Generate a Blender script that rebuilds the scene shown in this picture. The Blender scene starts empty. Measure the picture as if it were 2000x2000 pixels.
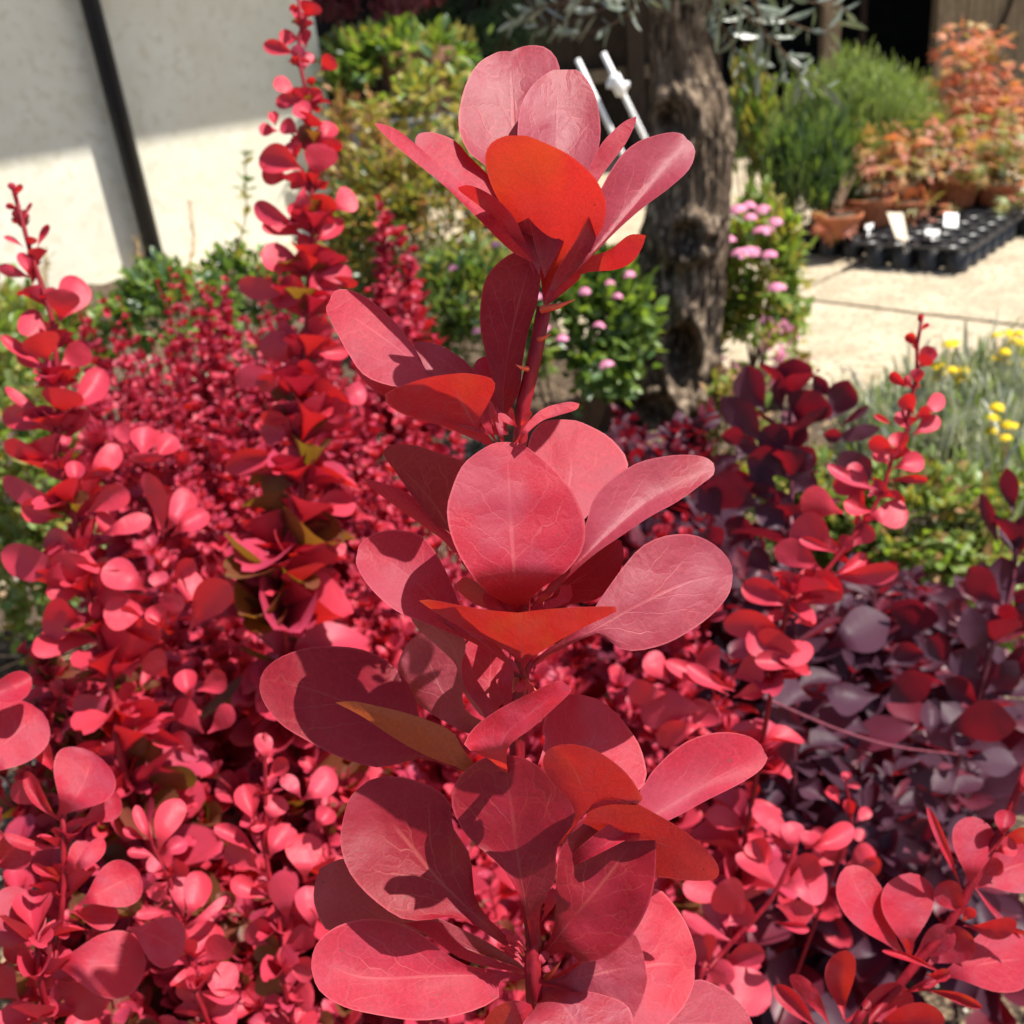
import bpy, math, random
import numpy as np
from mathutils import Vector, Matrix, noise as mnoise
SC = bpy.context.scene
COL = SC.collection
rnd = random.Random(7)
R = math.radians

# ------------------------------------------------------------------ camera
PITCH, ROLL = R(26), R(-6.5)
CAM = Vector((0, 0, 0.85))
_X, _U, _F = Vector((1, 0, 0)), Vector((0, math.sin(PITCH), math.cos(PITCH))), Vector((0, math.cos(PITCH), -math.sin(PITCH)))
CX = _X * math.cos(ROLL) + _U * math.sin(ROLL)
CY = -_X * math.sin(ROLL) + _U * math.cos(ROLL)
CZ = -_F                                   # towards the camera
cd = bpy.data.cameras.new('camera')
cam = bpy.data.objects.new('camera', cd)
COL.objects.link(cam)
cam.matrix_world = Matrix(((CX.x, CY.x, CZ.x, CAM.x), (CX.y, CY.y, CZ.y, CAM.y), (CX.z, CY.z, CZ.z, CAM.z), (0, 0, 0, 1)))
cd.sensor_width = 36; cd.lens = 36
cd.clip_start = 0.02; cd.clip_end = 1000
cd.dof.use_dof = True; cd.dof.focus_distance = 0.212; cd.dof.aperture_fstop = 27
SC.camera = cam

# ------------------------------------------------------------------ light
SUN_TO = Vector((0.50, -0.05, 0.86)).normalized()
world = bpy.data.worlds.new('World'); SC.world = world
world.use_nodes = True
nt = world.node_tree
sky = nt.nodes.new('ShaderNodeTexSky'); sky.sky_type = 'NISHITA'; sky.sun_disc = False
sky.sun_elevation = math.asin(SUN_TO.z); sky.sun_rotation = math.atan2(SUN_TO.x, SUN_TO.y)
sky.air_density = 1.0; sky.dust_density = 1.6
bg = nt.nodes['Background']; bg.inputs['Strength'].default_value = 0.082
nt.links.new(sky.outputs[0], bg.inputs[0])
sd = bpy.data.lights.new('sun', 'SUN'); sd.energy = 4.7; sd.angle = R(0.53); sd.color = (1, 0.955, 0.88)
sun = bpy.data.objects.new('sun', sd); COL.objects.link(sun)
sun.rotation_euler = (-SUN_TO).to_track_quat('-Z', 'Y').to_euler()
SC.view_settings.view_transform = 'Standard'; SC.view_settings.look = 'None'
SC.view_settings.exposure = 1.0; SC.view_settings.gamma = 1; SC.view_settings.use_curve_mapping = False
SC.cycles.max_bounces = 8; SC.cycles.diffuse_bounces = 4; SC.cycles.glossy_bounces = 2; SC.cycles.transmission_bounces = 4
SC.cycles.use_denoising = True; SC.cycles.caustics_reflective = False; SC.cycles.caustics_refractive = False

# ------------------------------------------------------------------ picture measurements -> world
ZO = {0: (0, 0, 2000 / 1932), 1: (600, 50, 800 / 1932), 2: (600, 700, 900 / 1932), 3: (500, 1200, 1000 / 1932),
      6: (0, 0, 700 / 1932), 7: (0, 500, 750 / 1932), 8: (0, 1200, 700 / 1690), 9: (1200, 1250, 800 / 1932),
      4: (1400, 0, 600 / 1932), 5: (1000, 0, 500 / 1073), 10: (1300, 600, 700 / 1932), 11: (640, 0, 360 / 1932), 12: (1550, 350, 450 / 1932), 13: (960, 0, 320 / 1932)}
def px(z, x, y):
    a = ZO[z]; return (a[0] + x * a[2], a[1] + y * a[2])
def ray(x, y):
    return CX * ((x - 1000) / 2000) + CY * ((1000 - y) / 2000) - CZ
def D(x, y, d):                     # point at depth d along the view axis (2000 px coordinates)
    return CAM + ray(x, y) * d
def Dz(z, x, y, d):
    return D(*px(z, x, y), d)
def G(z, x, y, h=0.0):              # point where the sight line meets height h
    r = ray(*px(z, x, y)); return CAM + r * ((h - CAM.z) / r.z)
def DY(z, x, y, Y):                 # point where the sight line meets the plane at distance Y
    r = ray(*px(z, x, y)); return CAM + r * (Y / r.y)

# ------------------------------------------------------------------ materials
def N(t, kind, ins=None, **kw):
    n = t.nodes.new(kind)
    for k, v in kw.items(): setattr(n, k, v)
    for k, v in (ins or {}).items():
        if hasattr(v, 'is_output') or isinstance(v, bpy.types.NodeSocket): t.links.new(v, n.inputs[k])
        else: n.inputs[k].default_value = v
    return n
def M(t, op, a, b=0.0, c=0.0, clamp=False):
    n = t.nodes.new('ShaderNodeMath'); n.operation = op; n.use_clamp = clamp
    for i, v in enumerate((a, b, c)):
        if isinstance(v, bpy.types.NodeSocket): t.links.new(v, n.inputs[i])
        else: n.inputs[i].default_value = v
    return n.outputs[0]
def MIX(t, f, a, b, blend='MIX'):
    n = t.nodes.new('ShaderNodeMix'); n.data_type = 'RGBA'; n.blend_type = blend
    for i, v in ((0, f), (6, a), (7, b)):
        if isinstance(v, bpy.types.NodeSocket): t.links.new(v, n.inputs[i])
        else: n.inputs[i].default_value = (*v, 1) if isinstance(v, tuple) and len(v) == 3 else v
    return n.outputs[2]
def SM(t, v, a, b):
    n = t.nodes.new('ShaderNodeMapRange'); n.interpolation_type = 'SMOOTHSTEP'
    t.links.new(v, n.inputs[0]); n.inputs[1].default_value = a; n.inputs[2].default_value = b
    return n.outputs[0]
def newmat(name):
    m = bpy.data.materials.new(name); m.use_nodes = True
    t = m.node_tree; t.nodes.clear()
    out = t.nodes.new('ShaderNodeOutputMaterial')
    return m, t, out
def rand_val(t):
    oi = N(t, 'ShaderNodeObjectInfo').outputs['Random']
    ge = N(t, 'ShaderNodeNewGeometry').outputs['Random Per Island']
    return M(t, 'FRACT', M(t, 'ADD', M(t, 'MULTIPLY', oi, 3.7), M(t, 'MULTIPLY', ge, 5.31)))
def leafmat(name, c1, c2, tr1, tr2=None, tf=0.42, rough=0.5, spec=0.35, vein=None, edge=None, bump=0.25, hi=False, bloom=None, mott=0.35):
    m, t, out = newmat(name)
    r = rand_val(t)
    uv = N(t, 'ShaderNodeUVMap', uv_map='UV').outputs[0]
    pl = N(t, 'ShaderNodeUVMap', uv_map='plan').outputs[0]
    r2 = M(t, 'FRACT', M(t, 'MULTIPLY', r, 7.13))
    trc = MIX(t, r2, tr1, tr2 or tr1)
    off = N(t, 'ShaderNodeVectorMath', {0: pl}, operation='ADD')
    comb = N(t, 'ShaderNodeCombineXYZ', {0: M(t, 'MULTIPLY', r, 37.0), 1: M(t, 'MULTIPLY', r, 53.0), 2: r})
    t.links.new(comb.outputs[0], off.inputs[1])
    p = off.outputs[0]
    n1 = N(t, 'ShaderNodeTexNoise', {'Vector': p, 'Scale': 2.6, 'Detail': 3}).outputs[0]
    col = MIX(t, M(t, 'ADD', M(t, 'MULTIPLY', r, 0.6), M(t, 'MULTIPLY', SM(t, n1, 0.36, 0.66), 0.4)), c1, c2)
    val = M(t, 'ADD', 1 - mott * 0.5, M(t, 'MULTIPLY', n1, mott))
    h = None
    if hi:
        sep = N(t, 'ShaderNodeSeparateXYZ', {0: uv})
        u = M(t, 'ABSOLUTE', M(t, 'SUBTRACT', M(t, 'MULTIPLY', sep.outputs[0], 2.0), 1.0))
        y = N(t, 'ShaderNodeSeparateXYZ', {0: pl}).outputs[1]
        n2 = N(t, 'ShaderNodeTexNoise', {'Vector': p, 'Scale': 75, 'Detail': 4, 'Roughness': 0.7}).outputs[0]
        val = M(t, 'MULTIPLY', val, M(t, 'ADD', 0.50, M(t, 'MULTIPLY', n2, 1.0)))
        n4 = N(t, 'ShaderNodeTexNoise', {'Vector': p, 'Scale': 5.5, 'Detail': 3}).outputs[0]
        wv = M(t, 'ADD', M(t, 'SUBTRACT', M(t, 'MULTIPLY', y, 6.0), M(t, 'MULTIPLY', M(t, 'POWER', u, 0.85), 2.3)), M(t, 'MULTIPLY', n4, 1.3))
        f = M(t, 'ABSOLUTE', M(t, 'SUBTRACT', M(t, 'FRACT', wv), 0.5))
        side = M(t, 'SUBTRACT', 1.0, SM(t, f, 0.012, 0.045))
        side = M(t, 'MULTIPLY', side, M(t, 'SUBTRACT', 1.0, SM(t, u, 0.66, 0.9)))
        side = M(t, 'MULTIPLY', side, M(t, 'SUBTRACT', 1.0, SM(t, y, 0.72, 0.92)))
        mid = M(t, 'SUBTRACT', 1.0, SM(t, u, 0.015, 0.05))
        mid = M(t, 'MULTIPLY', mid, M(t, 'SUBTRACT', 1.0, SM(t, y, 0.7, 0.98)))
        dv = N(t, 'ShaderNodeTexNoise', {'Vector': p, 'Scale': 9, 'Detail': 2})
        pd = MIX(t, 0.22, p, dv.outputs[1], 'ADD')
        mp = N(t, 'ShaderNodeMapping', {0: pd, 3: (6.2, 6.2, 1)})
        vo = N(t, 'ShaderNodeTexVoronoi', {'Vector': mp.outputs[0], 'Scale': 1.0}, feature='DISTANCE_TO_EDGE', voronoi_dimensions='2D').outputs[0]
        ret = M(t, 'SUBTRACT', 1.0, SM(t, vo, 0.01, 0.05))
        fade = N(t, 'ShaderNodeTexNoise', {'Vector': p, 'Scale': 3.1}).outputs[0]
        line = M(t, 'MAXIMUM', M(t, 'MULTIPLY', mid, 0.9), M(t, 'MAXIMUM', M(t, 'MULTIPLY', side, 0.75), M(t, 'MULTIPLY', ret, 0.27)))
        line = M(t, 'MULTIPLY', line, SM(t, fade, 0.3, 0.62))
        pil = M(t, 'MULTIPLY', SM(t, vo, 0.0, 0.4), 0.5)
        h = M(t, 'ADD', M(t, 'SUBTRACT', pil, M(t, 'MULTIPLY', line, 0.5)), M(t, 'MULTIPLY', n2, 0.45))
    colv = MIX(t, 1.0, col, N(t, 'ShaderNodeCombineXYZ', {0: val, 1: val, 2: val}).outputs[0], 'MULTIPLY')
    trv = MIX(t, 1.0, trc, N(t, 'ShaderNodeCombineXYZ', {0: val, 1: val, 2: val}).outputs[0], 'MULTIPLY')
    if hi:
        vc = vein or (0.6, 0.2, 0.17)
        colv = MIX(t, M(t, 'MULTIPLY', line, 0.42), colv, vc)
        trv = MIX(t, M(t, 'MULTIPLY', line, 0.45), trv, (0.25, 0.01, 0.02))
        sv = N(t, 'ShaderNodeTexVoronoi', {'Vector': p, 'Scale': 7.0}, voronoi_dimensions='2D')
        sc_ = N(t, 'ShaderNodeSeparateXYZ', {0: sv.outputs[1]}).outputs
        spot = M(t, 'MULTIPLY', M(t, 'SUBTRACT', 1.0, SM(t, M(t, 'ADD', sv.outputs[0], M(t, 'MULTIPLY', n2, 0.06)), 0.05, 0.085)), M(t, 'GREATER_THAN', sc_[0], 0.86))
        colv = MIX(t, M(t, 'MULTIPLY', spot, 0.75), colv, (0.12, 0.05, 0.03)); trv = MIX(t, spot, trv, (0.08, 0.02, 0.01))
        if edge:
            colv = MIX(t, M(t, 'MULTIPLY', SM(t, u, 0.95, 0.99), 0.35), colv, edge)  # pale margin; the lit rim highlight is painted into the leaf colour too
        if bloom:
            colv = MIX(t, M(t, 'MULTIPLY', SM(t, n1, 0.42, 0.68), 0.5), colv, bloom)
            gr = N(t, 'ShaderNodeTexNoise', {'Vector': p, 'Scale': 1.7, 'Detail': 1}).outputs[0]
            trv = MIX(t, M(t, 'MULTIPLY', SM(t, gr, 0.5, 0.7), 0.4), trv, (0.85, 0.15, 0.015))
    bs = N(t, 'ShaderNodeBsdfPrincipled', {'Base Color': colv, 'Roughness': rough, 'Specular IOR Level': spec})
    tl = N(t, 'ShaderNodeBsdfTranslucent', {'Color': trv})
    if h is None:
        h = N(t, 'ShaderNodeTexNoise', {'Vector': p, 'Scale': 9, 'Detail': 2}).outputs[0]
    bp = N(t, 'ShaderNodeBump', {'Strength': bump, 'Distance': 0.0006 if hi else 0.001, 'Height': h})
    t.links.new(bp.outputs[0], bs.inputs['Normal']); t.links.new(bp.outputs[0], tl.inputs['Normal'])
    mx = N(t, 'ShaderNodeMixShader', {0: tf, 1: bs.outputs[0], 2: tl.outputs[0]})
    t.links.new(mx.outputs[0], out.inputs[0])
    return m
def surf(name, c1, c2, scale=20, rough=0.7, spec=0.3, bump=0.3, dist=0.002, detail=5, stretch=(1, 1, 1), c3=None, s3=200, lo=0.35, hi=0.65, metal=0.0):
    m, t, out = newmat(name)
    oc = N(t, 'ShaderNodeTexCoord').outputs['Object']
    mp = N(t, 'ShaderNodeMapping', {0: oc, 3: stretch}).outputs[0]
    n1 = N(t, 'ShaderNodeTexNoise', {'Vector': mp, 'Scale': scale, 'Detail': detail, 'Roughness': 0.65}).outputs[0]
    col = MIX(t, SM(t, n1, lo, hi), c1, c2)
    n3 = N(t, 'ShaderNodeTexNoise', {'Vector': mp, 'Scale': s3, 'Detail': 2}).outputs[0]
    if c3: col = MIX(t, SM(t, n3, 0.5, 0.68), col, c3)
    bs = N(t, 'ShaderNodeBsdfPrincipled', {'Base Color': col, 'Roughness': rough, 'Specular IOR Level': spec, 'Metallic': metal})
    bp = N(t, 'ShaderNodeBump', {'Strength': bump, 'Distance': dist, 'Height': M(t, 'ADD', n1, M(t, 'MULTIPLY', n3, 0.4))})
    t.links.new(bp.outputs[0], bs.inputs['Normal']); t.links.new(bs.outputs[0], out.inputs[0])
    return m
MT = {}
RT, RT2 = (0.62, 0.045, 0.025), (0.50, 0.012, 0.02)
MT['hero'] = leafmat('barberry_leaf_surface', (0.37, 0.0135, 0.032), (0.23, 0.016, 0.040), (0.95, 0.050, 0.014), (0.90, 0.022, 0.016), tf=0.26, rough=0.55, spec=0.22,
                     vein=(0.52, 0.12, 0.13), edge=(0.58, 0.13, 0.15), hi=True, bump=0.2, bloom=(0.28, 0.045, 0.075))
MT['heromauve'] = leafmat('barberry_dusty_leaf_surface', (0.26, 0.020, 0.036), (0.20, 0.024, 0.044), (0.74, 0.04, 0.015), (0.66, 0.02, 0.012), tf=0.22, rough=0.5, spec=0.28,
                     vein=(0.50, 0.13, 0.13), edge=(0.52, 0.13, 0.15), hi=True, bump=0.26, bloom=(0.27, 0.055, 0.082), mott=0.4)
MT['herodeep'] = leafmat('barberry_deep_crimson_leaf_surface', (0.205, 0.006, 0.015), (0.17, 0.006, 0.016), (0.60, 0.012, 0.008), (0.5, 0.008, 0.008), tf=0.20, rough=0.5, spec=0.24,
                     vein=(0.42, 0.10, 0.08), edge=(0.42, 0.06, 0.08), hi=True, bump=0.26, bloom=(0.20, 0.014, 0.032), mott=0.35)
MT['heroochre'] = leafmat('barberry_ochre_leaf_surface', (0.26, 0.06, 0.03), (0.24, 0.055, 0.03), (0.55, 0.12, 0.03), (0.52, 0.11, 0.03), tf=0.34, rough=0.5, spec=0.3,
                     vein=(0.3, 0.05, 0.03), hi=True, bump=0.4, bloom=(0.26, 0.06, 0.04))
MT['herodark'] = leafmat('barberry_old_leaf_surface', (0.24, 0.026, 0.045), (0.30, 0.03, 0.05), (0.50, 0.07, 0.02), (0.5, 0.12, 0.02), tf=0.34, rough=0.5, spec=0.42,
                     vein=(0.5, 0.18, 0.16), edge=(0.6, 0.2, 0.2), hi=True, bump=0.3, bloom=(0.30, 0.085, 0.12))
MT['red'] = leafmat('red_barberry_leaf', (0.54, 0.036, 0.060), (0.36, 0.034, 0.070), (0.92, 0.035, 0.012), (0.74, 0.010, 0.016), tf=0.24, rough=0.5, spec=0.28, bump=0.2)
MT['redfar'] = leafmat('deep_red_barberry_leaf', (0.52, 0.034, 0.066), (0.29, 0.030, 0.072), (0.60, 0.022, 0.03), (0.45, 0.008, 0.025), tf=0.25, rough=0.5, spec=0.32, bump=0.2)
MT['olived'] = leafmat('ageing_barberry_leaf', (0.20, 0.035, 0.03), (0.12, 0.06, 0.02), (0.35, 0.12, 0.015), (0.22, 0.16, 0.01), tf=0.4, rough=0.5, spec=0.35)
MT['purple'] = leafmat('smoke_bush_leaf', (0.072, 0.025, 0.044), (0.048, 0.022, 0.038), (0.38, 0.010, 0.018), (0.20, 0.006, 0.016), tf=0.32, rough=0.5, spec=0.22, bump=0.3)
MT['stem'] = surf('red_stem_bark', (0.15, 0.004, 0.011), (0.25, 0.008, 0.018), 300, 0.5, 0.22, 0.3, 0.0005, stretch=(1, 1, 0.1))
MT['thorn'] = surf('thorn_skin', (0.5, 0.06, 0.03), (0.62, 0.10, 0.05), 300, 0.5, 0.4, 0.2, 0.0005)
MT['stemdark'] = surf('dark_stem_bark', (0.10, 0.018, 0.03), (0.17, 0.03, 0.05), 200, 0.5, 0.4, 0.3, 0.0005)
MT['wood'] = surf('woody_stem', (0.10, 0.06, 0.035), (0.2, 0.13, 0.08), 120, 0.8, 0.2, 0.5, 0.001)
MT['maroon'] = leafmat('maroon_smoke_bush_leaf', (0.15, 0.018, 0.034), (0.10, 0.020, 0.040), (0.52, 0.010, 0.018), (0.36, 0.008, 0.016), tf=0.32, rough=0.45, spec=0.4, bump=0.3)
MT['maplepink'] = leafmat('rosy_maple_leaf', (0.60, 0.26, 0.19), (0.50, 0.20, 0.13), (0.7, 0.25, 0.12), tf=0.4, rough=0.5, spec=0.35)
MT['green'] = leafmat('fresh_green_leaf', (0.12, 0.20, 0.045), (0.21, 0.29, 0.06), (0.34, 0.48, 0.04), tf=0.36, rough=0.4, spec=0.5)
MT['dgreen'] = leafmat('deep_green_leaf', (0.05, 0.10, 0.035), (0.08, 0.14, 0.045), (0.16, 0.28, 0.03), tf=0.32, rough=0.35, spec=0.55)
MT['ygreen'] = leafmat('yellow_green_leaf', (0.38, 0.30, 0.075), (0.20, 0.19, 0.04), (0.5, 0.42, 0.05), (0.3, 0.3, 0.03), tf=0.38, rough=0.45, spec=0.45)
MT['lime'] = leafmat('lime_needle', (0.29, 0.35, 0.14), (0.20, 0.28, 0.09), (0.42, 0.52, 0.1), tf=0.36, rough=0.5, spec=0.4)
MT['wispy'] = leafmat('wispy_pale_stem', (0.56, 0.56, 0.37), (0.50, 0.53, 0.34), (0.4, 0.42, 0.2), tf=0.3, rough=0.6, spec=0.3)
MT['silver'] = leafmat('silver_leaf', (0.50, 0.53, 0.43), (0.62, 0.63, 0.52), (0.25, 0.3, 0.2), tf=0.25, rough=0.6, spec=0.3)
MT['olive'] = leafmat('olive_leaf', (0.12, 0.15, 0.10), (0.40, 0.43, 0.38), (0.15, 0.2, 0.06), tf=0.2, rough=0.35, spec=0.6)
MT['conif'] = leafmat('dark_conifer_leaf', (0.02, 0.045, 0.022), (0.04, 0.07, 0.03), (0.05, 0.1, 0.02), tf=0.2, rough=0.6, spec=0.3)
MT['plum'] = leafmat('plum_shrub_leaf', (0.12, 0.025, 0.045), (0.17, 0.05, 0.05), (0.3, 0.02, 0.04), tf=0.35, rough=0.5, spec=0.3)
MT['maple'] = leafmat('orange_maple_leaf', (0.60, 0.26, 0.115), (0.60, 0.19, 0.12), (0.7, 0.22, 0.05), (0.7, 0.12, 0.06), tf=0.42, rough=0.5, spec=0.35)
MT['maplegold'] = leafmat('golden_maple_leaf', (0.36, 0.27, 0.06), (0.46, 0.22, 0.10), (0.5, 0.36, 0.05), (0.6, 0.2, 0.08), tf=0.42, rough=0.5, spec=0.35)
MT['pink'] = leafmat('pink_blossom', (0.85, 0.27, 0.46), (0.82, 0.40, 0.55), (0.8, 0.3, 0.5), tf=0.35, rough=0.7, spec=0.2)
MT['yellow'] = leafmat('yellow_blossom', (0.80, 0.56, 0.01), (0.85, 0.64, 0.03), (0.8, 0.5, 0.01), tf=0.2, rough=0.7, spec=0.2)
MT['straw'] = surf('dry_straw', (0.42, 0.26, 0.13), (0.55, 0.38, 0.22), 80, 0.8, 0.2, 0.3, 0.001)
MT['plume'] = leafmat('buff_seed_head', (0.36, 0.24, 0.11), (0.42, 0.2, 0.13), (0.5, 0.3, 0.12), tf=0.3, rough=0.8, spec=0.1)
MT['bark'] = surf('olive_bark', (0.036, 0.025, 0.018), (0.16, 0.115, 0.08), 26, 0.92, 0.12, 1.0, 0.014, stretch=(1, 1, 0.5), c3=(0.30, 0.23, 0.165), s3=70)
MT['hollow'] = surf('hollow_wood', (0.02, 0.014, 0.01), (0.06, 0.035, 0.02), 60, 0.95, 0.05, 0.5, 0.004)
MT['plaster'] = surf('lime_plaster', (0.74, 0.70, 0.56), (0.81, 0.775, 0.65), 4, 0.9, 0.1, 0.25, 0.003, c3=(0.70, 0.655, 0.51), s3=24)
MT['pipe'] = surf('black_pipe_paint', (0.006, 0.008, 0.013), (0.010, 0.013, 0.02), 40, 0.4, 0.3, 0.05)
MT['concrete'] = surf('sandy_concrete', (0.36, 0.295, 0.205), (0.47, 0.395, 0.285), 7, 0.92, 0.1, 0.5, 0.004, c3=(0.24, 0.195, 0.135), s3=75)
MT['joint'] = surf('joint_sand', (0.20, 0.16, 0.11), (0.27, 0.22, 0.15), 50, 0.95, 0.05, 0.5, 0.003)
MT['soil'] = surf('garden_soil', (0.035, 0.024, 0.018), (0.10, 0.07, 0.05), 40, 0.95, 0.1, 1.0, 0.01, c3=(0.22, 0.16, 0.10), s3=150)
MT['grit'] = surf('gravel_stone', (0.30, 0.25, 0.19), (0.5, 0.44, 0.36), 60, 0.85, 0.2, 0.4, 0.002)
MT['plank'] = surf('weathered_plank', (0.20, 0.145, 0.09), (0.33, 0.25, 0.16), 16, 0.85, 0.15, 0.5, 0.002, stretch=(6, 6, 0.5), c3=(0.14, 0.10, 0.065), s3=60)
MT['darkwood'] = surf('dark_wood', (0.04, 0.026, 0.018), (0.075, 0.05, 0.034), 20, 0.8, 0.2, 0.4, 0.002, stretch=(6, 6, 0.6))
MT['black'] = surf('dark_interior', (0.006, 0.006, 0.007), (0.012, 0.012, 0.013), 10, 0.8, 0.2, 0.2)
MT['plastic'] = surf('black_plastic', (0.016, 0.016, 0.018), (0.026, 0.026, 0.028), 60, 0.42, 0.5, 0.1)
MT['terracotta'] = surf('terracotta', (0.42, 0.135, 0.055), (0.50, 0.18, 0.085), 25, 0.8, 0.2, 0.3, 0.002, c3=(0.34, 0.11, 0.05), s3=90)
MT['tag'] = surf('white_label_plastic', (0.70, 0.69, 0.66), (0.78, 0.77, 0.74), 15, 0.5, 0.4, 0.05)
MT['tantag'] = surf('tan_label_card', (0.55, 0.46, 0.34), (0.62, 0.53, 0.40), 15, 0.7, 0.3, 0.05)
MT['white'] = surf('white_paint', (0.88, 0.885, 0.89), (0.92, 0.92, 0.92), 15, 0.4, 0.5, 0.05)
MT['greyplas'] = surf('grey_stand_metal', (0.12, 0.125, 0.135), (0.18, 0.185, 0.195), 10, 0.6, 0.4, 0.1)
MT['planter'] = surf('brown_planter', (0.17, 0.085, 0.05), (0.25, 0.13, 0.08), 15, 0.7, 0.3, 0.3, 0.002)

# ------------------------------------------------------------------ object helpers
def thing(name, label, cat, loc, group=None):
    o = bpy.data.objects.new(name, None); COL.objects.link(o)
    o.empty_display_size = 0.05; o.location = loc
    o['label'] = label; o['category'] = cat
    if group: o['group'] = group
    return o
def mesh_of(name, verts, faces, mat, uvs=None, smooth=True, plan=None):
    me = bpy.data.meshes.new(name); me.from_pydata([tuple(v) for v in verts], [], faces)
    if uvs is not None:
        l = me.uv_layers.new(name='UV')
        idx = np.empty(len(me.loops), dtype=np.int32); me.loops.foreach_get('vertex_index', idx)
        l.data.foreach_set('uv', np.asarray(uvs, dtype=np.float32)[idx].ravel())
        l2 = me.uv_layers.new(name='plan'); l2.data.foreach_set('uv', np.asarray(plan if plan is not None else uvs, dtype=np.float32)[idx].ravel())
    if smooth: me.polygons.foreach_set('use_smooth', np.ones(len(me.polygons), dtype=bool))
    if mat: me.materials.append(mat)
    me.update(); return me
def add(name, me, parent=None, loc=None, mat=None, kind=None, label=None):
    o = bpy.data.objects.new(name, me); COL.objects.link(o)
    if parent: o.parent = parent
    if mat is not None: o.matrix_local = mat
    elif loc is not None: o.location = loc
    if kind: o['kind'] = kind
    if label: o['label'] = label
    return o
class MB:
    def __init__(s): s.v = []; s.f = []
    def box(s, c, d, rot=None, taper=1.0):
        i = len(s.v); rot = rot or Matrix.Identity(3); c = Vector(c)
        for z in (-.5, .5):
            k = taper if z > 0 else 1.0
            for x, y in ((-.5, -.5), (.5, -.5), (.5, .5), (-.5, .5)):
                s.v.append(c + rot @ Vector((x * d[0] * k, y * d[1] * k, z * d[2])))
        s.f += [(i+3, i+2, i+1, i), (i+4, i+5, i+6, i+7)] + [(i+k, i+(k+1) % 4, i+4+(k+1) % 4, i+4+k) for k in range(4)]
        return s
    def tube(s, pts, rad, n=8, cap=True):
        pts = [Vector(p) for p in pts]
        rad = list(rad) if hasattr(rad, '__len__') else [rad] * len(pts)
        up = None; i0 = len(s.v)
        for k, p in enumerate(pts):
            t = (pts[min(k+1, len(pts)-1)] - pts[max(k-1, 0)]).normalized()
            if up is None:
                up = t.cross(Vector((0, 0, 1)));
                if up.length < 1e-3: up = t.cross(Vector((1, 0, 0)))
                up.normalize()
            up = (up - t * up.dot(t)).normalized(); w = t.cross(up)
            for j in range(n):
                a = 2 * math.pi * j / n
                s.v.append(p + (up * math.cos(a) + w * math.sin(a)) * rad[k])
        m = len(pts)
        for k in range(m - 1):
            for j in range(n):
                a = i0 + k*n + j; b = i0 + k*n + (j+1) % n
                s.f.append((a, b, b+n, a+n))
        if cap:
            s.f.append(tuple(i0 + j for j in reversed(range(n)))); s.f.append(tuple(i0 + (m-1)*n + j for j in range(n)))
        return s
    def lathe(s, c, prof, n=20):
        i0 = len(s.v); c = Vector(c)
        for r, z in prof:
            for j in range(n):
                a = 2 * math.pi * j / n; s.v.append(c + Vector((r * math.cos(a), r * math.sin(a), z)))
        for k in range(len(prof) - 1):
            for j in range(n):
                a = i0 + k*n + j; b = i0 + k*n + (j+1) % n
                s.f.append((a, b, b+n, a+n))
        return s
    def out(s, name, mat, parent=None, smooth=False, kind=None, label=None, base=None):
        b = Vector(base) if base is not None else (parent.location.copy() if parent and parent.parent is None else Vector((0, 0, 0)))
        if parent is not None and parent.parent is not None and base is None:
            b = parent.parent.location + parent.location
        me = mesh_of(name, [v - b for v in s.v], s.f, mat, smooth=smooth)
        return add(name, me, parent, kind=kind, label=label)
def spline(pts, n, ease=1.0):
    pts = [np.array(p, dtype=float) for p in pts]
    if len(pts) == 2: return np.array([pts[0] + (pts[1]-pts[0]) * k/(n-1) for k in range(n)])
    P = [2*pts[0]-pts[1]] + pts + [2*pts[-1]-pts[-2]]
    fine = []
    for i in range(1, len(P) - 2):
        for k in range(12):
            t = k / 12
            a, b, c, d = P[i-1], P[i], P[i+1], P[i+2]
            fine.append(0.5*((2*b) + (-a+c)*t + (2*a-5*b+4*c-d)*t*t + (-a+3*b-3*c+d)*t**3))
    fine.append(pts[-1]); fine = np.array(fine)
    s = np.concatenate([[0], np.cumsum(np.linalg.norm(np.diff(fine, axis=0), axis=1))])
    q = (1 - (1 - np.linspace(0, 1, n)) ** ease) * s[-1]
    return np.stack([np.interp(q, s, fine[:, j]) for j in range(fine.shape[1])], 1)

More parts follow.
